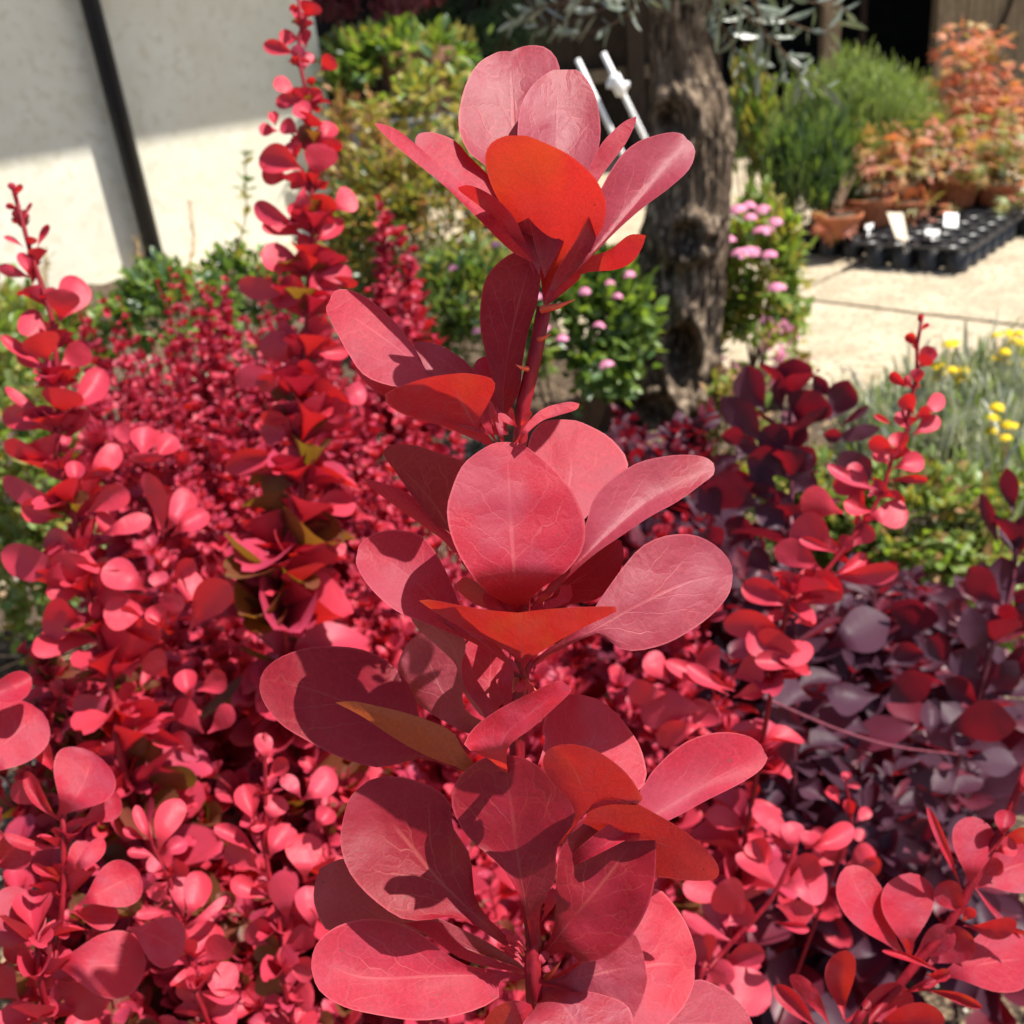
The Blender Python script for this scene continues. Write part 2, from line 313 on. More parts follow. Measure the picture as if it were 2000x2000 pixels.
# ------------------------------------------------------------------ leaf built on a measured outline
CLS = {'p': (0.30, 0.52), 'f': (0.05, 0.12), 'o': (-0.42, -1.05), 't': (0.2, 1.1), 'u': (0.1, 0.9), 'l': (-0.35, 0.15), 'r': (0.75, 0.15), 'b': (-0.9, -0.3), 'w': (-0.15, -0.45)}
def sst(a, b, x): x = min(1, max(0, (x-a)/(b-a))); return x*x*(3-2*x)
def outline_leaf(par, mid, L, Rr, axis, cls='p', dz=0.0, bow=0.0, fold=0.0, mat='hero', nv=26, nu=6, link=True, quilt=1.0, bl=0.3, raw=False):
    """mid, L, Rr: polylines in 2000-px measurements (base..tip); axis(x, y) -> depth of the stem; dz cm towards the viewer"""
    if raw: Mi, Li, Ri = mid, L, Rr
    else:
        Mi = spline(mid, nv, 1.45); Li = spline([mid[0]] + L + [mid[-1]], nv, 1.45); Ri = spline([mid[0]] + Rr + [mid[-1]], nv, 1.45)
    g = CLS[cls] if isinstance(cls, str) else cls
    g = (g[0] + rnd.uniform(-.12, .12), g[1] + rnd.uniform(-.12, .12))
    c = (Mi.mean(0) + Li.mean(0) + Ri.mean(0)) / 3
    d0 = axis(*Mi[0]); dc = d0 - dz / 100; s = d0 / 2000
    length = max(30.0, float(np.linalg.norm(Mi[-1] - Mi[0])))
    seed = rnd.uniform(0, 99); V = []; UV = []; PL = []
    dirx = (Mi[-1] - Mi[0]) / length; perp = np.array((-dirx[1], dirx[0]))
    wav = rnd.uniform(-1, 1)
    for i in range(nv):
        v = i / (nv - 1) if raw else 1 - (1 - i / (nv - 1)) ** 1.45
        for j in range(2 * nu + 1):
            u = (j - nu) / nu
            q = Mi[i] + (((Ri if u > 0 else Li)[i]) - Mi[i]) * abs(u)
            tow = -(g[0] * (q[0] - c[0]) - g[1] * (q[1] - c[1])) * s
            tow += math.sin(math.pi * v) * bow / 100
            a = abs(u); w_ = q - Mi[0]; pu, pv = float(w_ @ perp) / length, float(w_ @ dirx) / length
            tow += (fold / 100) * a ** 1.5 * math.sin(math.pi * min(1, v * 1.05)) ** 0.7
            tow += quilt * length * s * (0.020 * mnoise.noise(Vector((pu * 5 + seed, pv * 5, 1))) + 0.03 * wav * a * a * math.sin(pv * 7 + seed) * math.sin(math.pi * v))
            d = dc - tow
            k = sst(0, bl, v) if link else 1.0
            d = d0 + (d - d0) * k
            V.append(D(q[0], q[1], d)); UV.append((u * 0.5 + 0.5, v)); PL.append((pu, pv))
    n = 2 * nu + 1; F = []
    for i in range(nv - 1):
        for j in range(2 * nu):
            F.append((i*n+j, i*n+j+1, (i+1)*n+j+1, (i+1)*n+j))
    b = V[nu]
    me = mesh_of('leaf', [p - b for p in V], F, MT[mat], UV, plan=PL)
    return add('leaf', me, par, b - par.location)
PROF_T = [0, .10, .22, .36, .5, .64, .78, .88, .95, .985, 1]
PROF_W = [.07, .12, .30, .60, .86, .99, .97, .80, .52, .26, 0]
PROF_P = [.06, .12, .40, .76, .97, .96, .74, .46, .22, .08, 0]
_pf = {}
def smooth_prof(prof, vs):
    k = tuple(prof)
    if k not in _pf: _pf[k] = spline([(a, b) for a, b in zip(PROF_T, prof)], 200)
    q = _pf[k]; return np.interp(vs, q[:, 0], q[:, 1])
def quick(par, z, bx, by, tx, ty, w, cls, axis, dz=0.0, mat='red', fold=0.0, bow=0.0, prof=PROF_W, nv=12, nu=4, link=True):
    b = np.array(px(z, bx, by)); t = np.array(px(z, tx, ty)); w = w * ZO[z][2]
    ax = t - b; ln = np.linalg.norm(ax); pe = np.array((-ax[1], ax[0])) / (ln + 1e-6)
    cv = rnd.uniform(-.09, .09) * ln; vs = np.linspace(0, 1, nv); vs = 1 - (1 - vs) ** 1.35
    wl, wr = w * rnd.uniform(.88, 1.08), w * rnd.uniform(.88, 1.08)
    k = smooth_prof(prof, vs)
    Mi = b + np.outer(vs, ax) + np.outer(np.sin(math.pi * vs) * cv, pe)
    Li = Mi - np.outer(k * wl, pe); Ri = Mi + np.outer(k * wr, pe)
    Li[-1] = Mi[-1]; Ri[-1] = Mi[-1]
    return outline_leaf(par, Mi, Li, Ri, axis, cls, dz, bow, fold, mat, nv, nu, link, raw=True)

# ------------------------------------------------------------------ small leaf templates (length 1 along +Y, face +Z)
def tmpl(ts, ws, nu=2, cup=0.12, bend=0.1, curl=0.0, seed=0):
    V, F, UV = [], [], []; n = 2*nu+1
    for i, (t, w) in enumerate(zip(ts, ws)):
        for j in range(n):
            u = (j - nu) / nu; x = u * w
            zz = cup * u * u * math.sin(math.pi * min(1, t + .05)) * (w > 0) - bend * t * t + curl * u * math.sin(t * 4 + seed)
            V.append((x, t, zz)); UV.append((u*.5+.5, t))
    for i in range(len(ts) - 1):
        for j in range(n - 1):
            F.append((i*n+j, i*n+j+1, (i+1)*n+j+1, (i+1)*n+j))
    return V, F, UV
OB_T, OB_W = [0, .16, .32, .48, .64, .78, .89, .96, 1], [.02, .06, .18, .295, .355, .345, .265, .16, .02]
PT_T, PT_W = [0, .2, .4, .6, .8, .92, 1], [.03, .16, .29, .31, .2, .09, 0]
NA_T, NA_W = [0, .25, .6, .85, 1], [.02, .045, .05, .03, 0]
LA_T, LA_W = [0, .2, .45, .7, .9, 1], [.02, .09, .13, .11, .05, 0]
OV_T, OV_W = [0, .15, .35, .55, .75, .9, 1], [.02, .14, .24, .26, .19, .09, 0]
def maple(seed):
    r = random.Random(seed); V = [(0, 0, 0)]; UV = [(.5, .5)]; F = []
    k = 0; pts = []
    for i in range(7):
        a = R(-126 + i * 42); l = (0.55, .8, .95, 1.05, .95, .8, .55)[i]
        for da, f in ((-13, .42), (-5, .72), (0, 1), (5, .72), (13, .42)):
            b = a + R(da); pts.append((math.sin(b) * l * f * .6, .25 + math.cos(b) * l * f * .6, -0.16 * (l * f) ** 2 + r.uniform(-.02, .02)))
    V = [(0, .25, 0.02)] + pts + [(0, 0, 0)]
    UV = [(v[0] * .5 + .5, v[1]) for v in V]
    F = [(0, i + 2, i + 1) for i in range(len(pts) - 1)]
    return V, F, UV
TP = {'ob': [tmpl(OB_T, OB_W, 2, c, b, q, s) for c, b, q, s in ((.22, .05, .03, 0), (.38, .20, .06, 1), (.12, -.22, .04, 2), (.55, .12, -.06, 3), (.3, .38, .05, 4), (.75, -.05, .03, 5))],
      'pt': [tmpl(PT_T, PT_W, 2, c, b, q, s) for c, b, q, s in ((.10, .15, .05, 0), (.2, .3, .07, 1), (.15, -.05, -.06, 2))],
      'na': [tmpl(NA_T, NA_W, 1, .03, b, 0, 0) for b in (.1, -.1, .25)],
      'la': [tmpl(LA_T, LA_W, 1, .05, b, 0, 0) for b in (.1, -.1, .3)],
      'ov': [tmpl(OV_T, OV_W, 1, .10, b, .03, 0) for b in (.1, .25, -.05)],
      'mp': [maple(k) for k in range(3)]}
_cache = {}
def tmesh(kind, i, mat):
    k = (kind, i, mat)
    if k not in _cache:
        V, F, UV = TP[kind][i]; _cache[k] = mesh_of('leaf', V, F, MT[mat], UV, plan=[(v[0], v[1]) for v in V])
    return _cache[k]
def frame(base, d, nrm, size):
    d = d.normalized(); s = d.cross(nrm)
    if s.length < 1e-4: s = d.cross(Vector((.3, .5, .8)))
    s.normalize(); n = s.cross(d)
    return Matrix(((s.x*size, d.x*size, n.x*size, base.x), (s.y*size, d.y*size, n.y*size, base.y), (s.z*size, d.z*size, n.z*size, base.z), (0, 0, 0, 1)))
def emit(par, lst, nparts, part='leaf', mass='foliage'):
    """lst of (matrix, template kind, index, material): the nparts that show largest become leaf parts, the rest one mass per material"""
    loc = par.location
    def score(e):
        p = e[0].translation; v = p - CAM; dd = max(0.05, v.length)
        q = (v.dot(CX) / max(.01, -v.dot(CZ)), v.dot(CY) / max(.01, -v.dot(CZ)))
        inside = 1.0 if abs(q[0]) < .53 and abs(q[1]) < .53 and v.dot(CZ) < 0 else 0.01
        return inside * e[0].to_scale().y / dd * (e[4] if len(e) > 4 else 1.0)
    lst = sorted(lst, key=score, reverse=True)
    T = Matrix.Translation(-loc)
    for e in lst[:nparts]:
        add(part, tmesh(e[1], e[2], e[3]), par, mat=T @ e[0])
    by = {}
    for e in lst[nparts:]: by.setdefault(e[3], []).append(e)
    for mname, es in by.items():
        VV, FF, UU = [], [], []; off = 0
        groups = {}
        for e in es: groups.setdefault((e[1], e[2]), []).append(e[0])
        tris = []
        for (k, i), ms in groups.items():
            V, F, UV = TP[k][i]; A = np.array(V); A1 = np.concatenate([A, np.ones((len(A), 1))], 1)
            MM = np.array([np.array(m) for m in ms])
            W = np.einsum('nij,vj->nvi', MM, A1)[:, :, :3] - np.array(loc)
            VV.append(W.reshape(-1, 3)); UU.append(np.tile(np.array(UV), (len(ms), 1)))
            for q in range(len(ms)):
                o = off + q * len(V); FF += [tuple(o + x for x in f) for f in F]
            off += len(ms) * len(V)
        me = bpy.data.meshes.new(mass); V = np.concatenate(VV)
        me.from_pydata(V.tolist(), [], FF)
        l = me.uv_layers.new(name='UV'); idx = np.empty(len(me.loops), dtype=np.int32); me.loops.foreach_get('vertex_index', idx)
        l.data.foreach_set('uv', np.concatenate(UU).astype(np.float32)[idx].ravel())
        l2 = me.uv_layers.new(name='plan'); l2.data.foreach_set('uv', np.concatenate(UU).astype(np.float32)[idx].ravel())
        me.polygons.foreach_set('use_smooth', np.ones(len(me.polygons), dtype=bool)); me.materials.append(MT[mname]); me.update()
        add(mass, me, par, kind='stuff')
def rv(a=1.0): return Vector((rnd.gauss(0, a), rnd.gauss(0, a), rnd.gauss(0, a)))

# ------------------------------------------------------------------ a leafy upright shoot
def shoot_leaves(pts, nodes, per, size, kind='ob', mats=('red',), tip=0.35, ang=(28, 68), tmin=0.0, pet=0.10):
    """pts world base..tip; size(t) metres; returns matrices of leaf whorls along the stem"""
    P = spline([tuple(p) for p in pts], 40); out = []
    ph = rnd.uniform(0, 6.28)
    for k in range(nodes):
        t = tmin + (1 - tmin) * (k + rnd.uniform(-.25, .25)) / max(1, nodes - 1); t = min(1, max(0, t))
        i = min(38, int(t * 39)); p = Vector(P[i]) ; a = (Vector(P[min(39, i+2)]) - Vector(P[max(0, i-2)])).normalized()
        e1 = a.cross(Vector((.2, .9, .1))).normalized(); e2 = a.cross(e1)
        ph += 2.4
        n = max(2, int(round(per + rnd.uniform(-1, 1))))
        for q in range(n):
            f = ph + 6.283 * q / n + rnd.uniform(-.4, .4)
            th = R(ang[0] + (ang[1] - ang[0]) * (1 - t) ** .6 + rnd.uniform(-14, 14))
            rad = e1 * math.cos(f) + e2 * math.sin(f)
            d = a * math.cos(th) + rad * math.sin(th); nr = a * math.sin(th) - rad * math.cos(th) + rv(.16)
            s = size(t) * rnd.uniform(.62, 1.12) * (0.6 if rnd.random() < .22 else 1)
            out.append((frame(p + d * s * pet, d, nr, s), kind, rnd.randrange(len(TP[kind])), rnd.choice(mats)))
    return out
def stem_mesh(par, paths, rads, mat='stem', name='stem', n=6):
    mb = MB()
    for p, r in zip(paths, rads): mb.tube([Vector(q) for q in spline([tuple(x) for x in p], max(6, 4 * len(p)))], np.linspace(r[0], r[1], max(6, 4 * len(p))), n)
    return mb.out(name, MT[mat], par, smooth=True)

# ================================================================== setting
def patch(name, corners_z, n, amp, mat, seed=0, freq=6, kind='structure'):
    (x0, y0, x1, y1), z = corners_z
    V = []; F = []
    for j in range(n + 1):
        for i in range(n + 1):
            x = x0 + (x1-x0)*i/n; y = y0 + (y1-y0)*j/n
            e = min(1, min(i, j, n-i, n-j) / 3)
            V.append((x, y, z + e * amp * (0.6*mnoise.noise(Vector((x*freq, y*freq, seed))) + 0.4*mnoise.noise(Vector((x*freq*4, y*freq*4, seed))))))
    for j in range(n):
        for i in range(n):
            a = j*(n+1)+i; F.append((a, a+1, a+n+2, a+n+1))
    return add(name, mesh_of(name, V, F, MT[mat]), kind=kind)
patch('ground', ((-120, -120, 120, 120), -0.05), 2, 0, 'concrete')
def soil_bed():
    n = 150; x0, x1, y0, y1 = -3.2, 2.0, -.6, 4.2; V = []; F = []; idx = {}
    ea, eb = G(0, 1300, 735), G(0, 1950, 800); en = Vector((-(eb - ea).y, (eb - ea).x, 0)).normalized()
    def clampxy(x, y):
        if x > ea.x - .25:
            k = (x - ea.x) * en.x + (y - ea.y) * en.y
            if k > 0: return x - en.x * k, y - en.y * k
        return x, y
    inb = lambda x, y: x < ea.x - .25 or (x - ea.x) * en.x + (y - ea.y) * en.y < .03
    def vid(i, j):
        if (i, j) not in idx:
            x = x0 + (x1-x0)*i/n; y = y0 + (y1-y0)*j/n; x, y = clampxy(x, y); idx[(i, j)] = len(V)
            V.append((x, y, .032 + .03 * mnoise.noise(Vector((x*7, y*7, 3))) + .012 * mnoise.noise(Vector((x*30, y*30, 5)))))
        return idx[(i, j)]
    for j in range(n):
        for i in range(n):
            if inb(x0 + (x1-x0)*(i+.5)/n, y0 + (y1-y0)*(j+.5)/n): F.append((vid(i, j), vid(i+1, j), vid(i+1, j+1), vid(i, j+1)))
    return add('soil', mesh_of('soil', V, F, MT['soil']), kind='structure')
soil = soil_bed()
paving = MB(); paving.box((1.4, 4.2, -0.028), (8.0, 9.0, 0.03))
paving = paving.out('paving', MT['joint'], kind='structure')
# slabs of the paving: one joint runs as in the photograph
ja, jb = G(0, 1500, 572), G(0, 1932, 625)
jd = (jb - ja).normalized(); jn = Vector((-jd.y, jd.x, 0))
ang = math.atan2(jd.y, jd.x); rot = Matrix.Rotation(ang, 3, 'Z')
slab_me = {}
for iu in range(-3, 4):
    for iv in range(-3, 6):
        c = ja + jd * (0.72 + iu * 1.5) + jn * (iv * 1.0 + 0.5)
        if not (-1.8 < c.x < 4.6 and 0.6 < c.y < 7.9): continue
        mb = MB(); mb.box((0, 0, 0), (1.482, 0.982, 0.04), None, 0.996)
        me = slab_me.setdefault('a', mesh_of('paving_slab', mb.v, mb.f, MT['concrete'], smooth=False))
        add('paving_slab', me, paving, mat=Matrix.Translation(Vector((c.x, c.y, -0.006))) @ rot.to_4x4())
# grit and dead bits over the soil
def scatter_soil(name, n, mat, s0, s1, flat, region, zof=0.02):
    mb = MB()
    for k in range(n):
        x = rnd.uniform(region[0], region[2]); y = rnd.uniform(region[1], region[3]); s = rnd.uniform(s0, s1)
        rr = Matrix.Rotation(rnd.uniform(0, 6.3), 3, 'Z') @ Matrix.Rotation(rnd.uniform(-.5, .5), 3, 'X')
        mb.box((x, y, zof + rnd.uniform(-.004, .012)), (s, s * rnd.uniform(.5, .9) * flat[0], s * flat[1]), rr, rnd.uniform(.5, .9))
    return mb.out(name, MT[mat], kind='stuff')
scatter_soil('gravel', 2600, 'grit', .003, .012, (1, .6), (-1.2, 0.1, 1.5, 2.2), .04)
scatter_soil('straw_litter', 1600, 'straw', .02, .06, (.06, .04), (-1.0, 0.1, 1.5, 2.2), .05)

# ------------------------------------------------------------------ building on the left
pb = G(0, 300, 525)                                   # foot of the drainpipe
wd = Vector((0.80, 0.60, 0)).normalized(); wn = Vector((wd.y, -wd.x, 0))   # along the wall, outward normal
# where the right-hand end of the wall is seen
rr_ = ray(*px(0, 630, 200)); 
sx = np.linalg.solve(np.array([[wd.x, -rr_.x], [wd.y, -rr_.y]]), np.array([CAM.x - pb.x, CAM.y - pb.y]))[0]
wall_o = pb - wn * 0.045
bld = thing('rendered_building', 'pale lime plastered building wall rising behind the red shrubs', 'building', wall_o)
def wpt(s, h, out=0.0): return wall_o + wd * s + wn * out + Vector((0, 0, h))
wrot = Matrix((wd, wn, Vector((0, 0, 1)))).transposed()
mb = MB(); mb.box(wpt((sx - 5.5) / 2, 1.4, -0.15), (sx + 5.5, 0.3, 2.9), wrot); mb.out('wall', MT['plaster'], bld)
EAVE = 0.90
mb = MB(); mb.box(wpt((sx - 5.5) / 2 + .75, 2.83, EAVE / 2 - .1), (sx + 5.5 + 1.5, EAVE + .2, 0.06), wrot)  # unseen eave, stretched past the wall corner to cast shade on the wall
ev = mb.out('shading_eave', MT['darkwood'], bld)
mb = MB()
for k in range(7): mb.box(wpt(sx - .1 - .55 * k, 2.76, EAVE / 2 - .02), (.07, EAVE - .06, .08), wrot)
mb.out('rafter_tails', MT['darkwood'], ev, base=wall_o)
pipe = thing('drainpipe', 'black round drainpipe running down the pale plastered wall', 'drainpipe', pb)
mb = MB(); mb.tube([wpt(0, .0, .062), wpt(0, 2.7, .062)], .036, 20); mb.out('pipe', MT['pipe'], pipe, smooth=True)
for h in (1.42, 2.3):
    mb = MB(); mb.tube([wpt(0, h, .062), wpt(0, h + .04, .062)], .042, 20); mb.box(wpt(0, h + .02, .02), (.03, .07, .025), wrot); mb.out('bracket', MT['pipe'], pipe)
mb = MB(); mb.tube([wpt(0, .02, .062), wpt(0, .10, .062)], .044, 20); mb.out('collar', MT['pipe'], pipe, smooth=True)

# ------------------------------------------------------------------ timber shed behind
SY = 6.2
shed = thing('timber_shed', 'dark timber nursery shed with open doorway behind the potted plants', 'shed', (1.8, SY, 0))
def board_run(x0, x1, z0, z1, w, y, mat, par, name='plank'):
    x = x0
    while x < x1 - .01:
        ww = min(w, x1 - x); mb = MB()
        mb.box((x + ww/2, y + rnd.uniform(-.004, .004), (z0 + z1)/2), (ww - .006, .025, z1 - z0)); mb.out(name, MT[mat], par); x += ww
dl, dr = DY(0, 1562, 60, SY).x, DY(0, 1772, 60, SY).x
board_run(dr, dr + 2.2, -.02, 2.3, .145, SY, 'plank', shed)
wl, wr = DY(0, 930, 100, SY + .35).x, DY(0, 1330, 100, SY + .35).x
board_run(wl, wr, -.02, 2.3, .16, SY + .35, 'darkwood', shed)
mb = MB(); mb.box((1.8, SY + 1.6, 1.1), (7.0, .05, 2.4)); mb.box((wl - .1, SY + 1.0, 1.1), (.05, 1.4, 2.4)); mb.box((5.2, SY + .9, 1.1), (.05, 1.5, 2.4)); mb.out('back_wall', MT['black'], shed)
mb = MB(); mb.box((2.2, SY + .55, 2.33), (6.4, 2.4, .06)); mb.out('roof', MT['darkwood'], shed)
for x in (dl, dr, wl + .25, wr, wl + .8):
    mb = MB(); mb.box((x, SY - .03 + (0.2 if x < dl - .01 else 0), 1.1), (.09, .09, 2.3)); mb.out('post', MT['plank' if x >= dl else 'darkwood'], shed)
for z in (.45, 1.0):
    mb = MB(); mb.box(((wl+wr)/2, SY + .24, z), (wr - wl, .05, .07)); mb.out('rail', MT['plank'], shed)
mb = MB(); mb.box(((dl+dr)/2 + .06, SY + .5, 1.1), (.035, .04, 2.2)); mb.out('door_frame', MT['darkwood'], shed)
a, b = DY(0, 1900, 25, SY - .03), DY(0, 1862, 110, SY - .03)
mb = MB(); mb.tube([a + Vector((.15, 0, .5)), a, b, b + (b - a)], .012, 6); mb.out('brace', MT['darkwood'], shed)

# ================================================================== leading barberry shoot
AX0 = 0.205
def main_axis(x, y): return AX0 + (y - 500) / 1500 * 0.028
SP = [px(1, 1118, 1330), px(1, 1062, 1620), px(1, 1000, 1930), px(2, 905, 700), px(2, 900, 1340), px(3, 1000, 330), px(3, 985, 560), px(3, 1050, 1250), px(3, 1052, 1480)]
spts = [D(x, y, main_axis(x, y)) for x, y in SP]
low = spts[-1]; foot = Vector((low.x - .02, low.y + .10, 0.03))
mainp = thing('barberry_plant', 'tall red barberry shoot with the largest leaves, standing alone at the centre', 'shrub', foot)
full = [spts[0]] + spts[1:] + [low + (foot - low) * .25, low + (foot - low) * .6, foot]
P = spline([tuple(p) for p in full], 80)
mb = MB(); rads = [0.0013 + 0.0006 * min(1, i / 40) + .0005 * (i / 80) for i in range(80)]
mb.tube([Vector(p) for p in P], rads, 14)
# fluted ridges of the young stem
c_ = np.repeat(P, 14, 0)
for i in range(80):
    for j in range(14):
        v = mb.v[i*14+j]; q = Vector(P[i]); mb.v[i*14+j] = q + (v - q) * (1 + .16 * (1 if j % 3 == 0 else -.5 * (j % 3 == 1)))
mb.out('stem', MT['stem'], mainp, smooth=True)
def H(z, mid, L, Rr, cls='p', dz=0.0, **k):
    f = lambda l: [px(z, *p) for p in l]
    return outline_leaf(mainp, f(mid), f(L), f(Rr), main_axis, cls, dz, **k)
# top rosette
H(1, [(1095, 1180), (1010, 760), (975, 480), (960, 122)], [(1000, 980), (870, 690), (770, 610), (718, 500), (716, 410), (745, 285), (805, 180), (890, 128), (930, 120)],
  [(1130, 900), (1150, 600), (1180, 400), (1195, 260), (1188, 185), (1160, 130), (1110, 97), (1040, 94), (990, 108)], (.25, .35), -.9, fold=.35, mat='heromauve')
H(1, [(1120, 1190), (1180, 700), (1175, 480), (1190, 208)], [(1060, 980), (1000, 640), (993, 480), (1012, 370), (1055, 290), (1120, 232), (1160, 210)],
  [(1250, 900), (1345, 690), (1378, 560), (1384, 480), (1368, 360), (1330, 270), (1280, 212), (1235, 208)], (.35, .35), -.5, fold=.3, mat='heromauve')
H(1, [(1115, 1330), (1128, 1130), (1142, 950), (1120, 800), (1070, 670), (985, 518)], [(1102, 1200), (1072, 1060), (1000, 960), (895, 810), (848, 690), (840, 610), (870, 552), (930, 522)],
  [(1150, 1240), (1200, 1150), (1310, 1055), (1390, 960), (1410, 870), (1400, 800), (1350, 710), (1230, 606), (1090, 540), (1035, 520)], (-.42, -1.0), 1.0, fold=.15, bow=-.1)
H(1, [(1075, 1120), (860, 920), (650, 720), (480, 560), (318, 461)], [(960, 1062), (800, 905), (640, 750), (450, 595), (340, 492)], [(960, 1000), (850, 870), (700, 715), (560, 600), (430, 495), (345, 462)], (.25, .7), .1, nu=4, quilt=.4)
H(1, [(1085, 1120), (860, 810), (650, 620), (512, 530)], [(960, 1000), (830, 860), (690, 730), (560, 610), (512, 560)], [(1010, 960), (900, 760), (830, 680), (760, 612), (700, 545), (600, 505), (530, 508)], (.3, .6), -.2)
H(1, [(1075, 1180), (960, 960), (850, 850), (710, 763)], [(1010, 1060), (900, 930), (810, 850), (725, 785)], [(1060, 1100), (990, 930), (930, 850), (850, 788), (765, 753)], 'o', .45, nu=4)
H(1, [(1135, 1270), (1330, 1090), (1570, 815), (1700, 640), (1790, 535)], [(1180, 1150), (1300, 960), (1370, 800), (1460, 640), (1545, 556), (1640, 518), (1720, 503), (1770, 512)],
  [(1200, 1220), (1350, 1080), (1460, 968), (1585, 858), (1705, 768), (1800, 680), (1830, 600), (1815, 555)], (.3, .5), .1, fold=.45, mat='heromauve')
H(1, [(1110, 1200), (1350, 720), (1450, 570), (1553, 428)], [(1200, 960), (1345, 640), (1390, 555), (1440, 500), (1500, 450)], [(1250, 950), (1375, 730), (1440, 640), (1500, 560), (1545, 470)], (.1, .2), -.1, nu=3)
H(1, [(1118, 1325), (1200, 1210), (1330, 1125), (1460, 1075), (1598, 990)], [(1140, 1270), (1190, 1180), (1275, 1108), (1420, 1060), (1510, 992), (1565, 984)], [(1160, 1300), (1240, 1205), (1320, 1165), (1450, 1152), (1530, 1118), (1578, 1050)], 'o', .5, bow=.2, nu=4)
H(1, [(1112, 1310), (1185, 1190), (1242, 1098)], [(1130, 1260), (1165, 1180), (1205, 1120)], [(1160, 1250), (1222, 1180), (1243, 1130)], 'p', -.1, nu=3, nv=9)
H(1, [(1118, 1325), (1200, 1250), (1290, 1170)], [(1150, 1275), (1215, 1205), (1260, 1170)], [(1160, 1300), (1235, 1240), (1285, 1195)], 'o', .2, nu=3, nv=9)
# second whorl
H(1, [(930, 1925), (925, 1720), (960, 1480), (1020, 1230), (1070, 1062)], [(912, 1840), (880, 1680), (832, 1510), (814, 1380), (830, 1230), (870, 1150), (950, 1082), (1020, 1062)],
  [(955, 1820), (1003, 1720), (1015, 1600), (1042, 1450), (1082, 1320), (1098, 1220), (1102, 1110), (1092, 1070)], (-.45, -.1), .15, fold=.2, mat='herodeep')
H(1, [(945, 1930), (640, 1690), (400, 1500), (105, 1300)], [(800, 1860), (560, 1720), (400, 1700), (270, 1650), (190, 1540), (125, 1420), (88, 1340)], [(850, 1800), (640, 1695), (560, 1640), (530, 1560), (450, 1440), (350, 1338), (260, 1270), (180, 1243), (125, 1255)], (.3, .6), -.2)
H(1, [(950, 1925), (720, 1640), (500, 1495)], [(800, 1810), (600, 1680), (525, 1590)], [(880, 1780), (780, 1620), (700, 1550), (600, 1500), (540, 1490)], (.2, .5), -.75, mat='heromauve')
H(1, [(945, 1925), (850, 1700), (838, 1560)], [(860, 1780), (785, 1640), (800, 1580)], [(930, 1780), (885, 1640), (865, 1570)], 'f', -.4, nu=4)
H(1, [(950, 1930), (560, 1790), (350, 1670), (218, 1580)], [(800, 1920), (500, 1800), (340, 1735), (245, 1650)], [(800, 1860), (600, 1795), (420, 1705), (285, 1612)], (-.4, -.1), -.35, nu=3)
H(1, [(905, 2010), (800, 1900), (740, 1790), (690, 1710), (622, 1650)], [(840, 1975), (740, 1932), (650, 1892), (520, 1856), (420, 1816), (365, 1765), (385, 1725), (500, 1680), (570, 1660)],
  [(860, 1940), (812, 1870), (850, 1790), (885, 1710), (868, 1664), (760, 1640), (690, 1642)], (-.35, -1.1), .55, fold=-.1)
H(1, [(955, 2010), (1060, 1890), (1160, 1830), (1285, 1783)], [(990, 1950), (1060, 1850), (1130, 1800), (1230, 1775)], [(1010, 1950), (1100, 1870), (1180, 1840), (1268, 1812)], (.1, .4), .5, nu=3)
for (bx, by, tx, ty, w, cl) in ((905, 1985, 800, 1770, 22, 'f'), (925, 1985, 850, 1760, 20, 'w'), (935, 1990, 900, 1790, 18, 'p')):
    quick(mainp, 1, bx, by, tx, ty, w, cl, main_axis, .2, 'hero')
# third whorl
H(2, [(893, 990), (1040, 700), (1110, 450), (1050, 256)], [(930, 850), (950, 600), (925, 420), (935, 330), (975, 275), (1010, 260)], [(1000, 850), (1190, 645), (1325, 505), (1346, 445), (1330, 400), (1260, 325), (1150, 268), (1100, 258)], (.3, .6), -1.2)
H(2, [(885, 1085), (862, 820), (850, 600), (838, 350)], [(845, 1030), (760, 988), (680, 895), (612, 770), (586, 650), (602, 560), (650, 450), (722, 388), (785, 355)],
  [(915, 1040), (975, 968), (1085, 895), (1152, 808), (1166, 735), (1160, 665), (1112, 560), (1040, 468), (960, 400), (895, 357)], (.1, .16), 1.25, fold=.12, bow=.1)
H(2, [(920, 1060), (1100, 890), (1260, 740), (1440, 590), (1705, 440)], [(1000, 965), (1130, 790), (1168, 700), (1200, 590), (1270, 510), (1380, 440), (1500, 410), (1600, 404), (1670, 415)],
  [(985, 1030), (1080, 930), (1200, 825), (1320, 742), (1440, 662), (1550, 602), (1650, 530), (1705, 485)], (.2, .42), .35, fold=.35, mat='heromauve')
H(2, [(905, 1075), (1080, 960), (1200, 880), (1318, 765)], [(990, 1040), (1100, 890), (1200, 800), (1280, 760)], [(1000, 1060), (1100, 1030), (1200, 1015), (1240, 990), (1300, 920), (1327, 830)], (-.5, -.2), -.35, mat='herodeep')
H(2, [(912, 1315), (1010, 1235), (1180, 1150), (1370, 1040), (1600, 935), (1785, 905)], [(970, 1245), (1090, 1165), (1180, 1080), (1245, 985), (1330, 868), (1400, 790), (1480, 750), (1560, 736), (1640, 745), (1720, 790), (1772, 850)],
  [(1000, 1262), (1110, 1195), (1240, 1152), (1275, 1195), (1325, 1222), (1400, 1224), (1520, 1190), (1640, 1120), (1722, 1050), (1772, 980)], (.12, .3), .5, bow=.2, mat='heromauve')
H(2, [(880, 1060), (650, 800), (520, 600), (400, 470), (318, 388)], [(780, 990), (600, 730), (560, 720), (500, 650), (430, 562), (370, 475), (325, 415)], [(850, 900), (760, 560), (665, 440), (560, 400), (470, 368), (400, 360), (345, 365)], (-.5, -.35), -.5, mat='herodeep')
